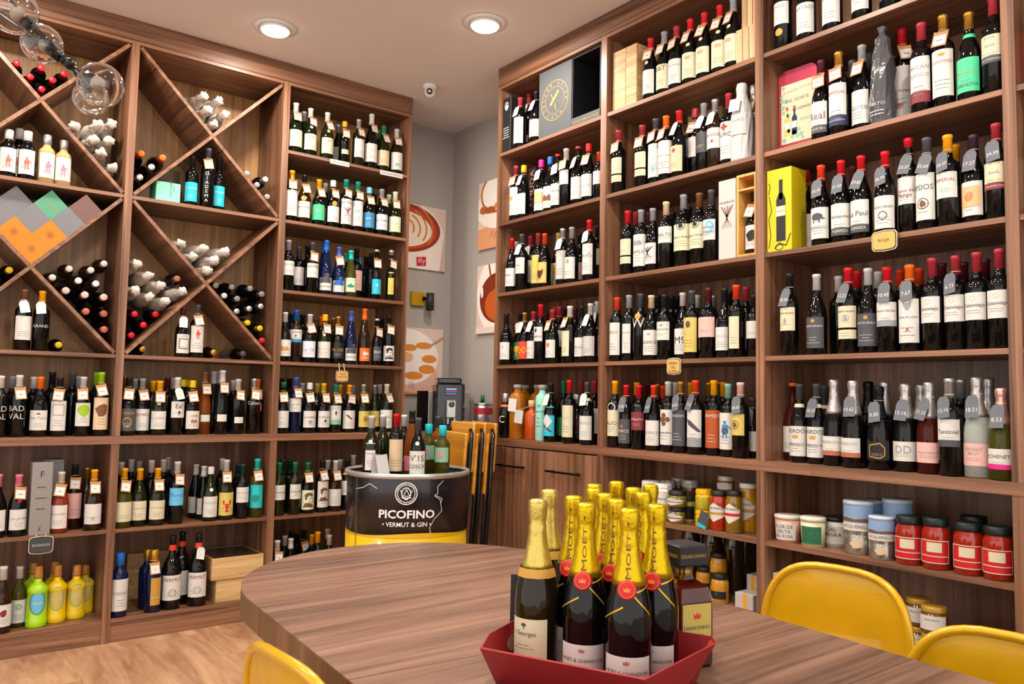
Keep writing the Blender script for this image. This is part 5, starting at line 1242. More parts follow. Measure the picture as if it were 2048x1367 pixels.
# ------------------------------------------------------------------ preserve jars
STACK = {}
def jar(px, zb, zt, d, R, fill, lid, label, lab=None, stripe=None, txt=None, kind='jar', cloth=False, sq=False, group='preserve jars', lidh=.016, py=1050, rzj=.25, hexl=False):
    H = zt-zb
    if zb in ZS.values(): P, d = settle('R', px, py, zb, R, d); STACK[round(px)] = (P, d)
    else: P, d = STACK[round(px)]
    t = thing(kind, label, 'jar', (XR+d, P.y, zb), -pi/2+rzj, group)
    n = 24 if not sq else 8
    lm_ = pmat('jar_fill_'+fill, fill, .12, coat=.6, noise=.35, nscale=90)
    bh = H-lidh
    part('glass_body', lathe([(R*.92, 0), (R, .006), (R, bh*.78), (R*.97, bh*.86), (R*.84, bh*.95), (R*.82, bh)], n), lm_, t, not sq)
    lmt = pmat('lid_'+lid, lid, .4, .2 if lid not in ('e6e2dc', 'd9a80c') else 0)
    if cloth:
        rnd = random.Random(int(px)); w = [[rnd.uniform(-.06, .06)*(k < 3) for _ in range(20)] for k in range(6)]
        part('cloth_lid', lathe([(R*1.02, bh-.016), (R*.93, bh-.004), (R*.98, bh+.0), (R*.95, H-.003), (R*.85, H)], 20, wob=lambda k, i: w[k][i], bottom=False), lmt, t)
    else: part('lid', lathe([(R*.90, bh-.004), (R*.92, bh), (R*.92, H-.002), (R*.86, H)], n if not sq else 16), lmt, t, True)
    def w_(off): return lambda u, v: ((R+off)*sin(u/R), -(R+off)*cos(u/R), v)
    if lab:
        z0, z1 = lab[1]*bh, lab[2]*bh; hw = R*1.1
        tris = rect2(-hw, hw, z0, z1) if not hexl else tri_poly([(-hw, z0+.3*(z1-z0)), (-hw*.2, z0), (hw, z0+.32*(z1-z0)), (hw, z0+.68*(z1-z0)), (-hw*.2, z1), (-hw, z1-.3*(z1-z0))])
        lb = inked('label', tris, w_(.0008), lab[0], t)
        if stripe: inked('label_stripe', rect2(-hw, hw, z0+.38*(z1-z0), z0+.52*(z1-z0)), w_(.0014), stripe, lb)
        if txt: inked('lettering', [q for i, s in enumerate(txt.split('|')) for q in place_text(s, 0, z0+(z1-z0)*(.72-i*.2), (z1-z0)*.13, hw*1.6)], w_(.0016), 'dg' if lab[0] not in ('bk', 'ro', 'rd') else 'wh', lb)
        else: inked('fine_print', fineprint(0, z0+(z1-z0)*.75, hw*1.2, 2, .008, .003, int(px)), w_(.0016), 'gy', lb)
    return t
S6, S4 = ZS['s'], ZS['t']
def top_z(px, py, d): return on_R(px, py, d).z
CH, OL, MU, RE = 'c8862c', '6b6420', 'c4940f', '9c2408'
jar(1325, S6, top_z(1325, 966, .06), .06, .042, CH, 'e6e2dc', 'tall chickpea jar with white cloth lid and orange-striped label', ('wh', .12, .88), 'yo', 'NAVARRICO', cloth=True)
jar(1301, S6, top_z(1301, 960, .10), .10, .042, CH, 'e6e2dc', 'tall chickpea jar with white cloth lid next to the striped-label jar', ('wh', .12, .88), cloth=True)
for k, px in enumerate((1335, 1357, 1380)): jar(px, S6, top_z(px, 959, .23), .23, .036, '6a4a20', 'cfcac2', 'dim tall jar with white lid in the back row', cloth=True, group='back row of preserve jars')
z1 = top_z(1354, 1012, .05)
jar(1354, S6, z1, .05, .036, OL, '2a2622', 'lower of two stacked small dark-lidded jars', ('wh', .15, .8), 'dr', hexl=True)
jar(1354, z1+.0005, top_z(1354, 980, .05), .05, .042, OL, '2a2622', 'upper of two stacked small dark-lidded jars', ('wh', .15, .75), 'dr', hexl=True)
jar(1376, S6, top_z(1376, 996, .05), .05, .040, 'c2ac4a', '3a3a34', 'squat jar of pale hearts with black square label', ('bk', .15, .72), txt='LC', sq=True)
z1 = top_z(1408, 1018, .055)
jar(1408, S6, z1, .055, .036, MU, 'd9a80c', 'lower yellow cloth-topped pot with a dark hang tag', cloth=True)
jar(1408, z1+.0005, top_z(1406, 977, .055), .055, .036, 'a89a20', 'd9a80c', 'upper yellow cloth-topped pot of the stack', cloth=True)
P = on_R(1400, 1040, .006); t = thing('hang_tag_card', 'dark and blue hang tag leaning on the lower yellow pot', 'tag', (P.x, P.y, S6+.0002), -pi/2+.08)
part('card', xf(join(box(-.022, .022, 0, .0012, .022, .075)), Matrix.Rotation(.35, 4, 'Y')), paper('dg'), t); part('blue_end', xf(box(-.022, .022, 0, .0012, .008, .0215), Matrix.Rotation(.35, 4, 'Y')), paper('cy'), t)
jar(1437.6, S6, top_z(1437.6, 980, .055), .055, .0365, RE, '2a2622', 'red pepper jar with dark lid and ochre-striped label', ('wh', .25, .78), 'go', 'NAVARRA', hexl=True)
z1 = top_z(1452, 979, .15); jar(1452, S6, z1, .15, .036, '8a4a14', '2a2622', 'dark-lidded jar behind the red pepper jar', None)
jar(1452, z1+.0005, top_z(1452, 951, .15), .15, .036, '8a5a24', 'cfc7b4', 'small jar with beige lid stacked behind the red pepper jar', ('wh', .1, .7))
jar(1468, S6, top_z(1468, 980, .055), .055, .034, '7a5c14', '2a2622', 'olive mushroom jar with red-striped label', ('wh', .25, .78), 'rd', 'NAVARRA', hexl=True)
jar(1497, S6, top_z(1497, 970, .06), .06, .0385, 'b98416', 'e6e2dc', 'mustard-yellow jar with white lid beside the cabinet side', ('wh', .25, .78), 'go', 'NAVARRA', hexl=True)
for k, px in enumerate((1380, 1402, 1424, 1446, 1468, 1490)): jar(px, S4, S6-.035-.012*(k % 2), .24+.05*(k % 2), .040, '3a2c14', '1c1a1a', 'tall dark jar with black lid on the lower shelf', group='dark jars on the lower shelf', py=1110)
for (px, pz, dd, lb) in ((1437, 1104, .13, 'asparagus jar with black label standing on the lower shelf'),):
    jar(px, S4, top_z(px, pz, dd), dd, .036, 'b8801c', '1c1a1a', lb, ('bk', .3, .62), txt='LC', py=1120)
for px, pz, dd, lb in ((1409, 1141, .06, 'short asparagus jar with pale sticker at the shelf edge'), (1440, 1146, .06, 'short asparagus jar with black label at the shelf edge')):
    jar(px, S4, top_z(px, pz, dd), dd, .036, 'b8801c', '1c1a1a', lb, ('bk', .2, .5), txt='LC', py=1140)
for px, wd, hh, dd, lb in ((1490, .085, .06, .06, 'flat white carton with yellow stripe on the lower shelf'), (1506, .05, .115, .16, 'upright white carton with yellow stripe behind the flat one')):
    P = on_R(px, 1190, dd); yy = max(P.y, BAYS['R2'][1]+wd/2+.003)
    t = pbox('white_carton', lb, 'carton', (XR+dd+.03, yy, S4), wd, .075, hh, pmat('white_card', 'b9b4b0', .5), RZR, lid=False); face_ink(t, 'stripe', rect2(-.004, .012, .001, hh-.001), .075, 'yo')
# tubs, cans and sauce jars over the chairs
def tub(px, py, d, R, label, body, lidc, labc, txt, tw='dg', taper=.9):
    P, d = settle('R', px, py, S6, R*1.05, d); h = P.z-S6; t = thing('plastic_tub', label, 'tub', (XR+d, P.y, S6), -pi/2+.3, 'salt tubs')
    part('tub_body', lathe([(R*taper, 0), (R, h*.86)], 24), pmat('tub_'+body, body, .4), t, True); part('lid', lathe([(R*1.05, h*.862), (R*1.05, h*.98), (R*.97, h)], 24), pmat('tublid_'+lidc, lidc, .3), t, True)
    fn = lambda u, v: ((R*(taper+(1-taper)*v/h)+.0012)*sin(u/R), -(R*(taper+(1-taper)*v/h)+.0012)*cos(u/R), v)
    lb = inked('label', rect2(-R*.95, R*.95, h*.12, h*.70), fn, labc, t)
    f2 = lambda u, v: ((R*(taper+(1-taper)*v/h)+.002)*sin(u/R), -(R*(taper+(1-taper)*v/h)+.002)*cos(u/R), v)
    inked('lettering', [q for i, s in enumerate(txt) for q in place_text(s, -.004, h*(.60-i*.17), h*.13, R*1.5)], f2, tw, lb)
tub(1575.6, 1028, .062, .047, 'pink salt tub with white label at the bay side', 'c99a86', 'cfc4bd', 'wh', ['FLOR DE', 'DELTA', 'SAL ROSA'], 'dg')
tub(1626, 1032, .058, .044, 'lemon salt tub with green label', 'cfc39a', 'd6d2c4', 'gn', ['FLOR DE', 'DELTA', 'LIMON'], 'dg')
tub(1672, 1032, .066, .043, 'white round box with black lid and black icons', 'dcd8d2', '18171a', 'wh', ['SAL', 'NEGRA'], 'bk', 1.0)
def can(px, py, d, R, label):
    P, d = settle('R', px, py, S6, R*1.03, d); h = P.z-S6; t = thing('rice_can', label, 'can', (XR+d, P.y, S6), -pi/2+.35, 'rice cans'); st = pmat('can_steel', 'a8a49c', .25, .85)
    part('can_body', lathe([(R*.97, 0), (R, .004), (R, h*.36), (R*.97, h*.37), (R, h*.385), (R*.97, h*.40), (R, h*.415), (R*.97, h*.43), (R, h*.445), (R, h*.60)], 28), st, t, True)
    part('blue_wrap', lathe([(R+.0005, h*.601), (R+.0005, h*.93)], 28, False, False), pmat('can_blue', '7f9cc0', .5, noise=.25, nscale=18), t, True)
    part('lid', lathe([(R*1.03, h*.931), (R*1.03, h*.985), (R*.98, h)], 28), pmat('can_lid', 'b9c6d6', .35), t, True)
    fn = lambda u, v: ((R+.001)*sin(u/R), -(R+.001)*cos(u/R), v); f2 = lambda u, v: ((R+.0016)*sin(u/R), -(R+.0016)*cos(u/R), v)
    lb = inked('label', rect2(-R*1.5, R*1.5, h*.45, h*.60), fn, 'wh', t); inked('lettering', place_text('ACQUERELLO', 0, h*.525, h*.07, R*2), f2, 'dg', lb)
    inked('landscape', [tuple((p[0]*R*2.6, p[1]*h*.12+h*.66) for p in q) for q in icon('hills')], f2, 'bw', t); inked('rice_picture', [tuple((p[0]*R*1.2, p[1]*h*.2+h*.2) for p in q) for q in icon('blot')], f2, 'be', t)
can(1764, 1031, .055, .043, 'shorter blue and silver rice can with price sticker')
can(1717, 1000, .075, .050, 'tall blue and silver rice can with cream band')
can(1745, 998, .16, .050, 'blue rice can in the back row behind the short one'); can(1795, 997, .15, .048, 'dim blue rice can furthest back on the shelf')
def sauce(px, py, d, lb, R=.0422):
    zt = top_z(px, py, d); t = jar(px, S6, zt, d, R, '8f1c0c', '14201c', lb, ('rd', .16, .66), None, None, group='red sauce jars', lidh=.022)
    bh = zt-S6-.022; L = [c for c in t.children if c.name.startswith('label')][0]
    w_ = lambda off: (lambda u, v: ((R+off)*sin(u/R), -(R+off)*cos(u/R), v)); z0, z1 = .16*bh, .66*bh; hw = R*1.08
    inked('label_border', stroke([(-hw, z0), (hw, z0), (hw, z1), (-hw, z1), (-hw, z0)], .003)+stroke([(-hw, z0+.3*(z1-z0)), (hw, z0+.3*(z1-z0))], .003), w_(.0018), 'cr', L)
    inked('label_patch', rect2(-R*.5, R*.55, z0+.48*(z1-z0), z0+.92*(z1-z0)), w_(.0018), 'cr', L)
sauce(1995, 1051, .052, 'red sauce jar against the bay side'); sauce(1935.6, 1043, .052, 'third red sauce jar from the rice cans'); sauce(1871.6, 1034, .052, 'second red sauce jar from the rice cans'); sauce(1818, 1030, .052, 'red sauce jar beside the short rice can')
sauce(1948, 1030, .175, 'red sauce jar standing behind the third one')
z1 = S4+.082
for px, dd, zb, zt, lb in ((1868, .06, S4, z1, 'lower of two stacked gold-lidded jars'), (1868, .06, z1+.0005, z1+.086, 'upper of two stacked gold-lidded jars'), (1838, .10, S4, z1, 'gold-lidded jar at the base behind the chair back'), (1838, .10, z1+.0005, z1+.09, 'gold-lidded jar stacked behind the chair back')):
    jar(px, zb, zt, dd, .041, '6a4410', 'b08a34', lb, ('wh', .2, .85), None, 'FELIX SOTO', py=1230)
for px, dd in ((1905, .12), (1936, .20), (1985, .12)): jar(px, S4, S4+.072, dd, .040, '5a1a20', '4a1a22', 'small maroon-lidded jar on the lower shelf', group='maroon-lidded jars', py=1270)
P = on_R(1541, 1200, .05); t = pbox('white_carton', 'white carton with dark edge behind the chair back', 'carton', (XR+.09, BAYS['R3'][2]-.045, S4), .08, .1, .17, pmat('white_card', 'b9b4b0', .5), RZR, lid=False)
print('OBJECTS', len(bpy.data.objects))

# ------------------------------------------------------------------ bottles on the run beside the latte poster
row('L3', 'a', 'top shelf beside latte poster', '''
592.7 207 0 bg g wh Lcr Irosette@co@.25@.8 K
609 223 1 bg g si Lcr
622 217 0 bg g wh Lcr Irosette@co@.25@.8 Ecr K
655.7 225.7 0 bg o wh Lcr Irosette@co@.25@.8 Ecr K
677 250.6 1 bg o si Lwh
690 244 0 bx k yo* Lbe.s K
718 239 0 bx o si Lwh K
744 229 0 bg k wh Lwh Ihills@lg@.25 K
760 261 1 bg g gn
768 252 0 bg o gn Lbe Ihills@cr@.3 K
794 258 0 bg o lg Lwh.w Ihills@gy@.2@.3 K''')
row('L3', 'b', 'second shelf beside latte poster', '''
584.7 342 0 bx k yo Lwh.t M.86 Ewh K
610 350.5 0 bg m bk Lwh TNORTE_ROJO@dg@.16 K M.50
639 358.5 0 bg g yo Lmg TVIÑA_IMAS@go@.14 K
650.6 366 1 bg k lg Lwh
667 361 0 bg k wh* Lwh K M.50
693 360 0 bx k te Lwh.t TLA_MUSA@dg@.12@.86 Iroot@wn@.34@.5 K
702.6 375 1 bx g gn
716.5 364 0 bx k te Lwh.t TCASA_BLANCA@lg@.1@.86 Ihills@sg@.2@.6 K
739 375 0 bg k lb* Lwb Iscript@wh@.4@.6 K
749.5 386 1 bx k bk
764 379 0 bg k gy Llv TLa_Suerte@dg@.22 K
778 388.6 1 bg o pg
791 384 0 bg o pg Lpg Iscript@gy@.4@.5 K''')
row('L3', 'c', 'third shelf beside latte poster', '''
577.8 480.5 0 bx k gy Lwh.u TSIDONIA@gy@.14@.75
598.6 493 .9 bx k dg Llg
616 492 1.6 bx k bk
626 485.6 0 bx k dg Lwh.u TSIDONIA@dg@.16@.78 K
654 480 0 fl b bl Lwh Iwave@dg@.9@.95 TMAR_DE_FRADES@nb@.12@.3
649 485 1.2 fl b bl
679 494 0 fl b vi Lwh Iwave@bl@.9@.95 K
702.6 501 0 fl y tu Lpg.l Ifish@te@.55@.42 TPESCADO@gy@.1@.85 
691 507 1 fl g te
714 496.6 1 bx k bk Llp
719 516 1.5 fl g tu
733 512 1.7 bx b bk Lte
743 505 1 bx k bk
754 499 0 tl k si- Lcy.l Istar@wh@.25@.6 K
783 500 0 tl g si= Ldy.n K''')
row('L3', 'd', 'fourth shelf beside latte poster', '''
568.6 623 0 bg k wh Lwh Ihills@go@.5@.5
573 622 1 bx b nb
593.5 620 0 bx m bl Lwh.h TVIONTA@dg@.16@.8 Bwb Ifigure@bk@.3@.5
584 627 1 bx b nb
606 628 1 bx k bk
620.6 628 0 bg k lg Llv TLa_Val@gy@.22@.5 K
633 635 1 bg k dg
650.6 629 0 bg o yo* Lwh TMalayeruna@be@.16@.55 Elg K
642.5 632 1 bg o or
660 637 1.2 bg o go
667 635 1 bg o go Lbk
677 632 0 bg k go Lbk TM-100@go@.36@.55 K
703 622 0 fl b vi Lwh Iwave@dg@.9@.95 TMAR_DE_FRADES@nb@.12@.3
729.7 617.6 0 fl m or Lor Ihills@wh@.5@.6 TORO@wh@.2@.25
754.6 637 0 tl k si- Ldg.l Tzura@wh@.3@.62 K
764 634 1 bx k bk
779 632 0 bx k bk Lwh.l Iportrait@bk@.75@.5 TAMA@wh@.2@.3 K''')
row('L3', 'e', 'worktop beside latte poster bay', '''
567 764 0 bg k gn= Lwh Iscript@be@.3@.6 K
564 755 1 bx k bk
579.5 756 1.3 bx k bk
592.7 754 0 bx b vi Lwh.h TLaud_de_Beaus@gy@.2@.55 K
605 765 1.2 bg k lg
620 765 0 bg k wh* Lwh TLA_SOMBRILLA@bk@.13 Itree@gy@.3@.3 K
635 765.6 1.2 bg g dy
648 765 0 bg k ye Lwh TEL_PARAGUAS@bk@.13 Iblot@bk@.2@.4 K
672.6 768 0 bx o te Lwh TVIONTA@gy@.12@.86 Ifigure@bk@.28@.6 Bsg K
680.6 768 1 bx o yo
699 768 0 bg k yo Lwh.w Iquill@bw@.4@.66 K
706 769 1.2 bx k gy
727.5 768.6 0 bg o si Ldy Imedal@bw@.35@.5 K
750 768.6 .5 bg o si Ldy Imedal@bw@.35@.5
760 768 1.5 bg k lg
774 768 0 bg g wh Lwh.w TPenedes@gy@.12 K''')
row('L3', 'f', 'shelf behind the drum', '''
558.6 923.7 0 bx o gn Lwh.u TCosoviejo@bk@.2@.5 Iring@lg@.2@.78
565.6 918 1 bx g dn
580 917.6 1 bx g dn
591 923 0 bx o gn Lwh.u TCosoviejo@bk@.2@.5 Iring@lg@.2@.78
616.6 923 0 bg k gn Lpg.w Iportrait@bw@.8@.5 K
645.5 920 0 bx k bk Lwh.t Iportrait@bw@.7@.5 K
656 919 1.1 bg k wh
672 920 0 bg m wh Lwh Iscript@lg@.35@.5 K
680.6 917.6 1.2 bg k lg
695.6 917.6 0 bx k bk Lwh.u Nye
707 909 1.2 bg k lg
735 922 0 bx k wh Lwh.u
770 922 0 bx k dn Lwh.u''')
row('L3', 'g', 'bottom shelf behind the drum', '''
555 1080 0 bg k wh Lwh K
570 1070 1.3 bg k lg
582 1075 .6 fl k wh Lwh
584 1061 1.9 bx k bk
594.6 1067 2 bx k bk
608 1059 1.6 tl m bk K
624.5 1067.7 1.2 bx k yo
636 1062 .5 bx k yo Lcr
655 1057 1.6 tl m be
659 1067.7 .5 bx k lg Lwh''')
# ------------------------------------------------------------------ lattice bays
row('L2', 'b', 'lattice beside mint green box', '''
386 307 .1 bx k bk Lcy.w TChocobell@wh@.24@.7
418 297 0 bx k dg TD|I|A|D|E|M|A@wh@.14@1.0 K
439 318 .2 bx k bk Lcy.w TChocobell@wh@.24@.7''')
row('L2', 'd', 'lattice above worktop of lobster-label shelf', '''
367 609 0 bg k mr Lwh.w Iframe@mr@.5@.5 TLOOP@gy@.1@.9 V
396 610 0 bx k dg Lwh.t Ifigure@ro@.35@.68 K''')
row('L1', 'b', 'lattice shelf above gift boxes', '''
40 258 1 lq k wh Lwh.t Ifigure@co@.5@.45
19 260 0 lq k wh Lwh.t Ifigure@co@.5@.45
57 263 0 lq k wh Lwh.t Ifigure@co@.5@.45
96 271 0 lq s si Lwh.t Ifigure@pk@.5@.45
129 281 0 lq s si Lwh.t Ifigure@pk@.5@.45'''.replace(' s si', ' w si'), 'liqueur bottle', 'liqueur_bottle')
row('L1', 'd', 'lattice shelf under gift boxes', '''
50 578 0 bx k bw Lwh V
86 582 0 bx k yo TGRAND@lg@.2 V''')
row('L2', 'e', 'worktop under tissue-wrapped lattice', '''
255.7 753 0 bg k bk Ldg.w Iring@go@.4@.4 TGODEVAL@go@.12@.8 K
249 752 1 bg k go
286 757 0 bg k gy Lwh.w TGOMEZ-R@wn@.18@.74 K
271 757 1 bx k lg
279 757 1.8 bx k bk
321 760 0 bg o yo Lwh TEL_GORDO@gy@.12 Ewh K
307 760 1 bg k yo
314 760 1.7 bg k yo
356 754 0 bx k wh Lwh.u TEa!@bk@.3@.72 Ifigure@bk@.3@.3 V
336 755 1 bx k mr
346 755 1.8 bx k wh
386 760 0 bg k ye* Lwh T1098@co@.16@.72 Ihills@co@.35@.45 K
367 759 1 bg k ye*
375 760 1.8 bg k ye*
411 742 0 fl a bw Lwh.s K
446 740 0 fl k lg Lwh.s K
429 741 1 fl k lg
438 741 1.8 fl k lg
477 758 0 bx k lg Lwh.s K
467 759 1 bx k lg
509 757 0 bx k si TCalcari@wh@.2@1.0 K
521 757 1 bx k or TH@or@.4@.8 K''')
row('L1', 'e', 'worktop under gift-box lattice', '''
3 750 0 bx k wh TBAD|VAL@lg@.24@.75
40 750 0 bx k wh TBAD|VAL@lg@.24@.75 K
26 752 1 bx k gy
82 753 0 bg k or Lwh TMas_Torra@gy@.15 Ihills@wn@.15 
69 752 1 bx k wh
121 753 0 bx k bk Lwh.t Iframe@gy@.35@.7 K
105.6 743 1 bx k bk
168 753 0 bx k lg Lwh Ileaf@lm@.55@.66 K
146 744 1 bx k dg
158 752 1.6 bx k lg
204 744.5 0 bx k lm Lbe.t Iblot@bw@.5@.6 K
194.6 745 1.1 bx k lm
-35 750 0 bx k wh Lwh''')
row('L2', 'f', 'shelf above vermouth bottles', '''
247 936 0 bg y yo Lcr K
281 936 0 bg o yo Lcr TLOS_AVENTUREROS@gy@.1
317 935 0 bg o yo Lcr TLOS_AVENTUREROS@gy@.1 K
243 922 1 bx k lg
263 917 1 bx k lg
279 921 1.6 bx k lg
304 918 1 bx k lg
328 917 1 bx k lg
336 914 1.8 bx k lg
356 922 0 bx k lg Llb.u TMimo@wb@.25@.6 K
393 928 .6 fl k lg Llg.l
408.6 931 .3 fl k wh Lwh.l
422.5 932 0 bg o wh* Lwh.w TSUPERNOVA@lm@.15@.7 Ewh
454 918 0 bg o lg Ldy.w Ilobster@rd@.5@.4 K
446 916 1.2 bx k lg
486 926.5 0 bx k dn Lwh.u TANA_FUERTE@gy@.12
477 926 1.2 bx k dn
515.6 917 0 bx y tu Ltu Ileaf@te@.35@.4 K''')
row('L1', 'f', 'shelf above lime liqueur', '''
-2 947 0 bg k pk Lwh
39 947 0 bg k pk Lwh TLes_Jardins@gy@.16@.55 Ird K
123.5 943 0 bg r wh Lwh.w TRENOUART@gy@.1 K
151 928 1 bx m bk Llp K
190 938 0 bg m yo Lwh Iflower@go@.15@.3 K
175 934 1 bg m go'''.replace(' Ird', ' Erd'))
row('L1', 'g', 'bottom shelf beside lime liqueur', '''
8 1131 0 bg m wh Lwh Iblot@wn@.4@.6
41 1131 0 bg y wh Lwh.w Iflower@sg@.3@.7''')
row('L2', 'g', 'bottom shelf beside pine boxes', '''
240.6 1104 0 lq b bl Lwh.t TIMPERO@gy@.12@.55
297 1096 1 lq b go
310 1098 0 lq b go Lgo.n TAmaro@wh@.1@.3 K
347 1060 0 vb k bk Lwh TVERMUT@wn@.2@.82 Iring@gy@.3@.3 Oro
366 1056 1 vb k bk Lwh Oro
399 1057 0 vb k bk Lwh TVERMUT@wn@.2@.82 Iring@gy@.3@.3 Oro V''', 'vermouth bottle', 'vermouth_bottle')
# lying bottles and tissue-wrapped bottles in the lattices
lying([(36, 124, 'rd'), (83, 135, 'rd'), (60, 150, 'rd'), (129, 146, 'rd'), (105.6, 160, 'rd'), (82, 174, 'rd')], '%s-capped bottle lying in the top lattice pocket by the globe pendant', 'red-capped bottles lying in the top lattice pocket')
lying([(137.6, 535, 'lg'), (182, 538, 'lg'), (214, 524, 'lg'), (104, 556, 'lg'), (158, 563, 'lv'), (192, 567, 'lv')], '%s-capped brown bottle lying in the pocket beside the gift boxes', 'upper bottles lying beside the gift boxes', 'm')
lying([(129, 584, 'lp'), (170, 589, 'lp'), (208, 596, 'lp'), (170, 624, 'co'), (208, 628, 'co'), (204, 663, 'co')], '%s-capped bottle lying low in the pocket beside the gift boxes', 'pink and copper capped bottles lying beside the gift boxes', 'k', 'bg')
lying([(19, 538, 'ye'), (-8, 556, 'bl')], '%s-capped bottle lying in the pocket under the grey gift boxes', 'bottles lying under the gift boxes')
lying([(118, 684, 'ye'), (282, 692, 'go'), (428, 696, 'go'), (487, 700, 'dg')], '%s-capped bottle lying on the lattice floor above the worktop', 'bottles lying on the lattice floor')
lying([(280, 308, 'or'), (325, 317, 'or'), (299, 338, 'si'), (277, 356, 'si')], '%s-capped bottle lying in the pocket above the mint green box', 'bottles lying above the mint green box', 'k', 'bg')
lying([(494.6, 346, 'gy'), (538, 351.5, 'wh'), (514, 370, 'gy'), (535, 393, 'gy')], '%s-capped bottle lying in the pocket next to the blue-label bottles', 'bottles lying next to the blue-label bottles')
lying([(427, 573, 'tg'), (464, 573, 'tg'), (495, 574, 'tg'), (525, 581, 'tg'), (445, 595, 'lg'), (475, 596, 'tg'), (525, 610, 'si'), (472.5, 624, 'si'), (496, 617, 'si'), (492, 648, 'ye'), (520, 650, 'ye'), (521, 684, 'rd')], '%s-capped dark bottle lying in the pocket beside the poster-side bay', 'bottles lying beside the poster-side bay')
lying([(263, 618, 'rd'), (308.5, 623, 'rd'), (285, 645, 'rd'), (258.5, 667, 'rd'), (352, 547.6, 'co')], '%s-capped bottle lying beneath the tissue-wrapped bottles', 'bottles lying beneath the tissue-wrapped bottles')
wrapped([(151, 258), (186, 268), (222, 250), (183, 286), (214, 293), (206, 317), (219, 339)], 'bottle wrapped in crumpled tissue in the pocket under the globe pendant', 'tissue-wrapped bottles under the globe pendant')
wrapped([(405.6, 205.6), (432, 211), (410, 228), (442, 237), (421, 247)], 'bottle wrapped in white tissue in the highest lattice pocket', 'tissue-wrapped bottles in the highest pocket')
wrapped([(358.5, 490.6), (400, 502), (445, 507), (379, 517), (419, 529.5), (407, 549)], 'bottle wrapped in white tissue in the pocket beneath the mint green box', 'tissue-wrapped bottles beneath the mint green box')
wrapped([(268, 527), (292, 552), (264, 579.5), (288, 590), (318, 568), (356, 579.5), (331, 598)], 'bottle wrapped in cream tissue above the red-capped lying bottles', 'tissue-wrapped bottles above the red caps')

stack_lattice()
# ------------------------------------------------------------------ bay above the cupboard doors
row('R1', 'a', 'top shelf over cupboard doors', '''
1041 195 0 bx k dr Lwh.t V
1058.5 179 .5 bx k dr Lwh.s V
1073 184 0 bg k bk Llp V''')
row('R1', 'b', 'second shelf over cupboard doors', '''
1017.8 342 0 bg k bl* Lcr.w TGOMEZ_ROJO@wn@.16@.74 V
1032.5 332.5 0 bx k dr Lwh.t Isquare@go@.14@.6 K
1048 332 0 bg k yo* Lwh.w V
1083 321 0 bg k ma* Lwh.w Isquare@sk@.5@.6 V
1101 314.5 0 bg k bl* Lwh.w Ihills@bw@.5@.5
1116 308.6 0 bg k rd- Lwh.w TEL_VERDUGO@bk@.13@.66 V
1133 297 0 bx k lg Lwh.h Iblot@lg@.3 K
1157 294 0 bg k dr- Lwh.w V
1178 288 0 bg k rd* Lwh.w TCARTAGO@gy@.12@.5 K
1199 304 0 bx k ro Lwh.u''')
row('R1', 'c', 'third shelf over cupboard doors', '''
1017.5 486.5 .7 bg k lg Lwh V
1025 477 0 bg k rd Lwh Iscript@wn@.4@.6
1044.5 467.7 0 bx k dg Lwh.u Iscript@wn@.3@.5 V
1061.6 472 .9 bx k dr Lcr V
1077 467 0 bx k dr Ldy.t
1090 466 0 bg k ro Ldy.w Iwolf@mr@.5@.45
1117.6 466 1.2 bg k dy Lcr.w Iflower@yo@.4
1126 457 0 bx k si Llg.t V
1144 454.5 0 bg k gy Lwh.w Idisc@go@.18@.8
1160 467 1 bg k bk Llp
1179.5 439 0 bx k rd Lwh.t Iscript@gy@.5@.6 V
1196.6 450 .6 bx k bk Lcr.u Isquare@yo@.2@.2''')
row('R1', 'd', 'fourth shelf over cupboard doors', '''
1012.6 627 0 bg k bk Lwh Ibars@gy@.15@.7
1041.6 626 .8 bg k bk Lgn Itree@ye@.6@.5 V
1050 625 0 bg k go Lro T100@yo@.45@.5 V
1067.7 623 0 bg k dr Lwh Tvalles@lg@.15 V
1082 609.5 0 bx k rd Lwh.h TLa_Vendimia@wn@.2@.35 Iblot@dg@.35@.75
1092.6 625 1.4 bx k mr
1105.6 620 0 bg g dr Lwh Iblot@or@.3@.7 K
1119 612 .3 bx k dr Llg.u K
1110 613 1.4 bx k ro
1130 614 1.4 bx k mr
1151 617 1.4 bx k mr
1140.4 611 0 mg k wh Lcr.n K
1164 610.5 0 bg k bk Lwh TEl_Bisbal@gy@.2@.5
1181.5 607 0 bg k lg Llg V
1190 612 1.2 bg k lg
1195 602 .5 bg k lg Lwh Iheart@ma@.5@.66 V''')
row('R1', 'e', 'worktop over cupboard doors', '''
1011 785 0 lq k si Nor TC@wh@.4@.7
1102 766 0 bg k bk Lcy.t Idiamond@wh@.5@.5 Iquill@dg@.4@.3 V
1128 760.5 .9 bx k gn Lgn.l
1139 759.7 0 bx k rd Lcr.t TPRIMO@be@.14@.6
1154 788 .5 lq k si Lbk.t Iring@go@.3@.85 TALKIM@rd@.14@.6 Idisc@rd@.14@.35
1163.5 761 1.4 bx k dr
1174.7 763.6 0 bg k dg Lwh.w TVERMUT@sg@.12@.7 Npg V
1190 761 .9 bx k dr Lwh''')
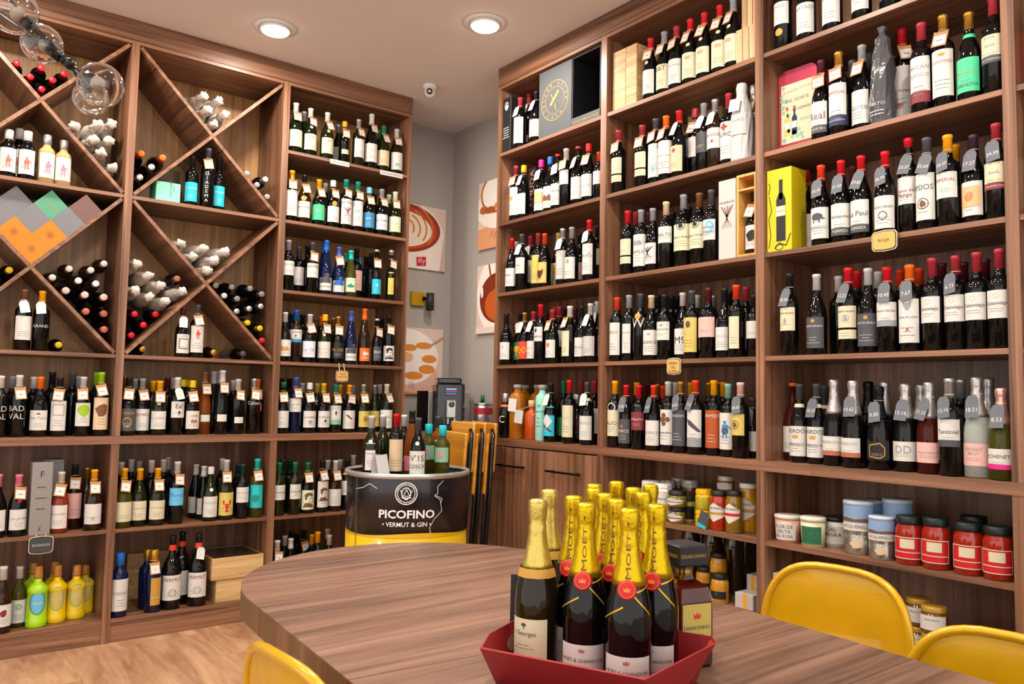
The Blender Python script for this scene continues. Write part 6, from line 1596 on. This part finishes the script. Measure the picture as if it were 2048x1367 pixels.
# ------------------------------------------------------------------ bay above the preserve jars
row('R2', 'a', 'top shelf over preserve jars', '''
1302 76.5 0 bg k rd Lwh.w Ewh K
1329 65 0 bg k gy Lcr.w TB&T@bw@.2@.84 K
1353.5 54 0 bg k dr Lwh.w TMontrachet@gy@.16@.76 K
1381 38 0 bg k rd Lcr.w Irosette@co@.22@.8 Ecr K
1409 25 0 bg k rd Lcr.w Irosette@co@.22@.8 Ecr K
1440 10.4 0 bg k rd Lcr.w Irosette@co@.22@.8 Ecr K
1466.7 -2 0 bg k gy Lcr.w Irosette@co@.22@.8 Ecr K''')
row('R2', 'b', 'second shelf over preserve jars', '''
1238 261 0 bx k dr Lcr.2 K
1285 251 0 bx k dr Lcr.2 K
1312 237.7 0 bx k dg Lwh.t Isquare@lb@.1@.25 K
1332.6 231.5 0 bx k or Lwh.t TSanta_Helena@gy@.14@.55 K
1358.5 221 0 bg k rd Lbe.w Istar@rd@.25@.82 V
1391 219 0 bx k dr* Lwh.u Iblot@lg@.5@.6 K
1407.8 208 0 bx k gy Ldg.u Ibars@go@.14@.3 V
1430.5 198 0 bx m si Lwh.u TSANGUIS@wn@.14@.66 Idisc@rd@.12@.35 V
1457.4 187 0 bx k dr Lwh.t TAURO@bk@.2@.66 Icross@rd@.2@.86
1508 169 .4 ch c lg^ Lwh.t TTERRAS@gy@.14@.7 K''')
row('R2', 'c', 'third shelf over preserve jars', '''
1256 422 0 bx k rd Lcr.2 Icrown@be@.2@.8
1282.4 420 0 bx k gy Lwh.t Ihills@gy@.3@.75 TCAPELO@dg@.1@.45
1272 424 1 bx k dr
1306 416 0 bg k gy Lwh Iroot@bk@.55@.55
1298 424 1.2 bx k mr
1332.6 403 0 bx k be Lwh.h TRIALTO@dg@.26@.5
1346 424 1.2 bx k bk
1367.4 389.7 0 mg k gy Lcr Imedal@bk@.34@.94 TEMILIO_MORO@dg@.14@.5
1378 415 1.4 bx k bk
1399 387 0 mg k bw Lcr Imedal@bk@.34@.94 TEMILIO_MORO@dg@.14@.5
1423 380 0 bx k dg Lwh.u T19@lb@.7@.6 TCHRISTINA|ASTRALES@dg@.16@.62 Isquare@yo@.1@.25''')
row('R2', 'd', 'fourth shelf over preserve jars', '''
1234.5 594 0 bx k ro Lwh.t TRIBEIX@gy@.1@.7
1258.5 590 0 bx k gy Lwh.n TDASON@gy@.1@.7
1281.6 586 0 bx k dg TW@wh@.7@1.0 M.66
1303 590 0 bg k be Lwh.w TQUERCE@dg@.18@.5 Icrown@gy@.14@.84
1316 590 1.3 bx k bk
1329.5 589 0 bx k bk Lwh.u TMONTECASTRO@dg@.13@.58 Icrown@co@.18@.82
1343 590 1.2 bx k bk
1354 592 1.5 bx k bk
1366 585 0 bg k lg Lwh.w TM9@bk@.28@.55
1384 581 0 bx k dg Ldy.t TROMERA@be@.14@.55 Ioval@dg@.2@.8
1394 590 1.2 bx k lg
1417 576.7 0 mg k mr Llp.u TFC@be@.2@.8
1427 590 1.5 bx k si
1449 576.7 0 bg k bk Lwh Iscript@lg@.5@.6
1460 583 1.2 bx k bk
1472.5 569 0 bx k ro Lcr.n
1492 573 .5 bx k dr Lbe.n
1508 590 .3 bx k bk Lwh.u''')
row('R2', 'e', 'worktop over preserve jars', '''
1228 761 0 bx k yo Lcr Iring@wh@.36@1.1 TALSO@dg@.14@.5
1253 769.5 0 bg k rd Ldg.w TQUERCE@wh@.16@.5 Isquare@co@.12@.7 S9.58
1278 770 0 bx k rd Lwn.u TATALAYA@wh@.15@.6
1274 763 1.2 bx k yo
1307.7 769.5 0 bg k ro Lwh.w TQUERCE@gy@.16@.5 S16.87
1298 764 1.3 bx k mr
1316 766 1.6 bx k go
1327 771 1.2 bx k ro
1337 762 0 bx k lg Lwh.t Icross@bw@.38@.72 TPago_de_Alba@dg@.1@.34
1352 763 1.2 bx k lg
1361.5 762 0 bx k go Ldg.t TNOUDON@wh@.13@.84 S8.32
1382 763 1.3 bx k yo
1391 760.6 0 bx k ro Lwh.t Iquill@dg@.5@.6 Bgy S7.53
1428 760 0 bx k yo Lru.t TBERMEJO@wh@.14@.84
1418 763 1.3 bx k go
1438 763 1.4 bx k go
1447 763 1.2 bx k yo
1456.6 767 0 bx k sg Lwh.t Ifigure@wb@.75@.55 Idisc@mr@.2@.5
1481 764 0 bx k lp Ldy.u Imedal@bw@.4@.5 S18.65
1505 795 .3 bg k dg Lwh S8.5''')
# ------------------------------------------------------------------ bay above the sauce jars
row('R3', 'a', 'top shelf over sauce jars', '''
1566 h.32 0 bx k bk Lwh.u TVISO@gy@.14@.8 M.2
1612 h.31 0 bg k bk Lwh.w TARTADI@gy@.14@.84
1664 h.31 0 bg k bk Lwh.w TARTADI@gy@.14@.84
1722 h.31 0 bx k bk Lwh.t
1778 h.31 0 bx k bk Lwh.t Bdg
1840 h.31 0 bx k rd Lwh.t
1910 h.31 0 bg k rd Lwh.w''')
row('R3', 'b', 'second shelf over sauce jars', '''
1642.5 122 0 bg k mr Lwh.w TReal@bw@.24@.55 Bdg=RESERVA_2015 K
1677 104 0 bx k go Lwh.t TIMPERIAL@co@.13@.78 Bnb=GRAN_RESERVA K
1723.6 91 0 bg k gy Lwh.w TNorte@gy@.26@.5 K
1705 122 1.1 bx k dg
1739 107 1.2 bx k dg
1803.6 46 0 bx k rd Lwh.t TDos_Monges@dg@.14@.5 Itree@co@.14@.2 K
1842 46 0 bx k dr Lwh.t TMACÁN|CLÁSICO@gy@.13@.78 Isquare@wn@.0@.1 Bwn
1885.6 31.5 0 bx k go Lwh.t TCONTINO@co@.14@.74 Icrown@go@.14@.9 K
1937 25 0 bg k go Lmg.w TVIÑA_MONTY@go@.15@.58 TGARNACHA@gn@.1@.2 Nmg
1989 -8 0 bx k dr Lcr.u TRIOJA@gy@.1@.88 Iscript@gy@.35@.6 Bdg=VIÑA_TONDONIA''')
row('R3', 'c', 'third shelf over sauce jars', '''
1611.5 340 0 bg k rd Lwh.w Ihills@lg@.3@.3 Ewh S48.65
1642 330.5 0 bg k ro Lwh.w Ianimal@dg@.5@.68 TARPIERSO@gy@.1@.36 S25.45
1682 321.5 0 bg k rd Lwh.w TValdepoleo@dg@.2@.58 Bdg=PUJANZA S21.50
1722 313 0 bg k rd Lwh.w TLa_Paul@dg@.24@.58 Bdg=PUJANZA S29.85
1706 332 1.3 bx k mr
1770 301.7 0 bg k rd Lwh.w TVIUDA_NEGRA@dg@.14@.66 Iring@dg@.26@.4 S26.95
1816.5 276.4 0 bx k rd= Lwh.u TCueva_del|Monge@wn@.14@.5 S23.37
1853 276 0 bx k dg Lwh.t TIPSIOS@dg@.12@.7 Imedal@bw@.24@.35 S32.60
1895 271 0 bx k yo Lwh.u TIMPERIAL@co@.14@.7 S30.50
1910 291 1.2 bx k yo
1946.6 268.7 0 bg k pu Lwh.w Isquare@sk@.6@.56 Iblot@ro@.36@.55 Iblot@sg@.2@.78 S17.27
1994 247 0 bx k dr Lcr.u Iscript@gy@.4@.6 Bwn=VIÑA_BOSCONIA S39.95''')
row('R3', 'd', 'fourth shelf over sauce jars', '''
1579 547 0 bx k bk Lcr.u TRAMÓN_BILBAO@dg@.13@.76 Ifigure@gy@.3@.42 S18.39
1633 549 0 bg k lg Ldg.w TRAMÓN_BILBAO@wh@.13@.72 Idisc@go@.12@.88
1677 551 1.1 bx k lg
1696 535 0 bx k rd Lcr.2 TRAMÓN_BILBAO@dg@.14@.76 Imedal@gy@.3@.45 S12.21
1714.6 540 1 bx k rd
1736 537.6 0 bg k lg Ldg.w TRAMÓN_BILBAO@wh@.13@.72 Idisc@go@.12@.88
1756 543 1.1 bg k lg
1774 533 0 bx k rd Lwh.u TVIUDA_NEGRA@dg@.15@.64 Bgy S10.45
1800 540 1.1 bx k ro
1818.5 530 0 bx k or Lwh.t Iwolf@gy@.22@.84 TCUEVA_DE_LOBOS@dg@.11@.58 Isquare@co@.06@.3 S7.67
1838 535 1.1 bx k ro
1864 515.7 0 bx k dr Lwh.u Iring@lg@.18@.8 TCosoviejo@bk@.2@.52
1883.5 525 1.1 bx k mr
1910.6 510 0 bx k dr Lwh.u Iring@lg@.18@.8 TCosoviejo@bk@.2@.52 S6.73
1927 523 1.1 bx k mr
1953 504 0 bx k dr Lwh.u Iring@lg@.18@.8 TCosoviejo@bk@.2@.52
1970 518 1.1 bx k mr
2006 496 0 bx k dr Lwh.u Iring@lg@.18@.8 TCosoviejo@bk@.2@.52''')
row('R3', 'e', 'worktop over sauce jars', '''
1565 764.5 0 bg p or- Lwh
1598.6 767 0 bg k dg Lwh.w TBORDO@dg@.16@.84 Icrown@go@.22@.66 TBARBARESCO@dg@.1@.4 Ncr
1633.4 766.5 0 bg k dg Lwh.w TBORDO@dg@.16@.84 Icrown@go@.22@.66 TBARBARESCO@dg@.1@.4 Ncr S10.15
1649 769 1 bg k dg Ncr
1668 759 0 ch k lg^ Lwh TPROSECCO@gy@.14@.7 Bco
1705.6 759 0 ch k lg^ Lwh TPROSECCO@gy@.14@.7 Bco S10.62
1736.5 761 1.1 ch k bk^
1757 771 0 ch k bk^ Lbk Ihex@go@.8@.5 S9.00
1769 760.6 1.1 ch k lg^
1810 766.5 0 ch k lg^ Lwh TDD@gy@.4@.6 S13.14
1841 767 .9 ch k lg^
1857.7 762 0 ch p lg^ Llp TBLAUV&RAY@gy@.12@.5 S11.15
1897.7 755.4 0 bx k si Lwh.u TTantiniel@dg@.2@.55 Bdg S13.16
1921 757 1 bx k si
1953 753.6 0 ch c lg^ Llp TARGENT|BRUT@gy@.14@.74 S18.51
1976 756 1.1 ch c si^
2002 775 0 ch y lp^ Lwh TJP.CHENET@dg@.2@.6 Bma S8.53''')
row('R4', 'a', 'top shelf of next bay', '2044 h.31 .2 bx k rd Lwh\n2075 h.31 .2 bx k rd Lwh')
row('R4', 'b', 'second shelf of next bay', '2048 h.31 .2 bx k lg Lrd.t\n2090 h.31 0 bx k rd Lwh')
row('R4', 'c', 'third shelf of next bay', '2056 h.31 .2 bx k lg Lwh.t\n2095 h.31 0 bx k rd Lwh')
row('R4', 'd', 'fourth shelf of next bay', '2060 h.31 .2 bx k dr Lwh.t\n2100 h.31 0 bx k rd Lwh')
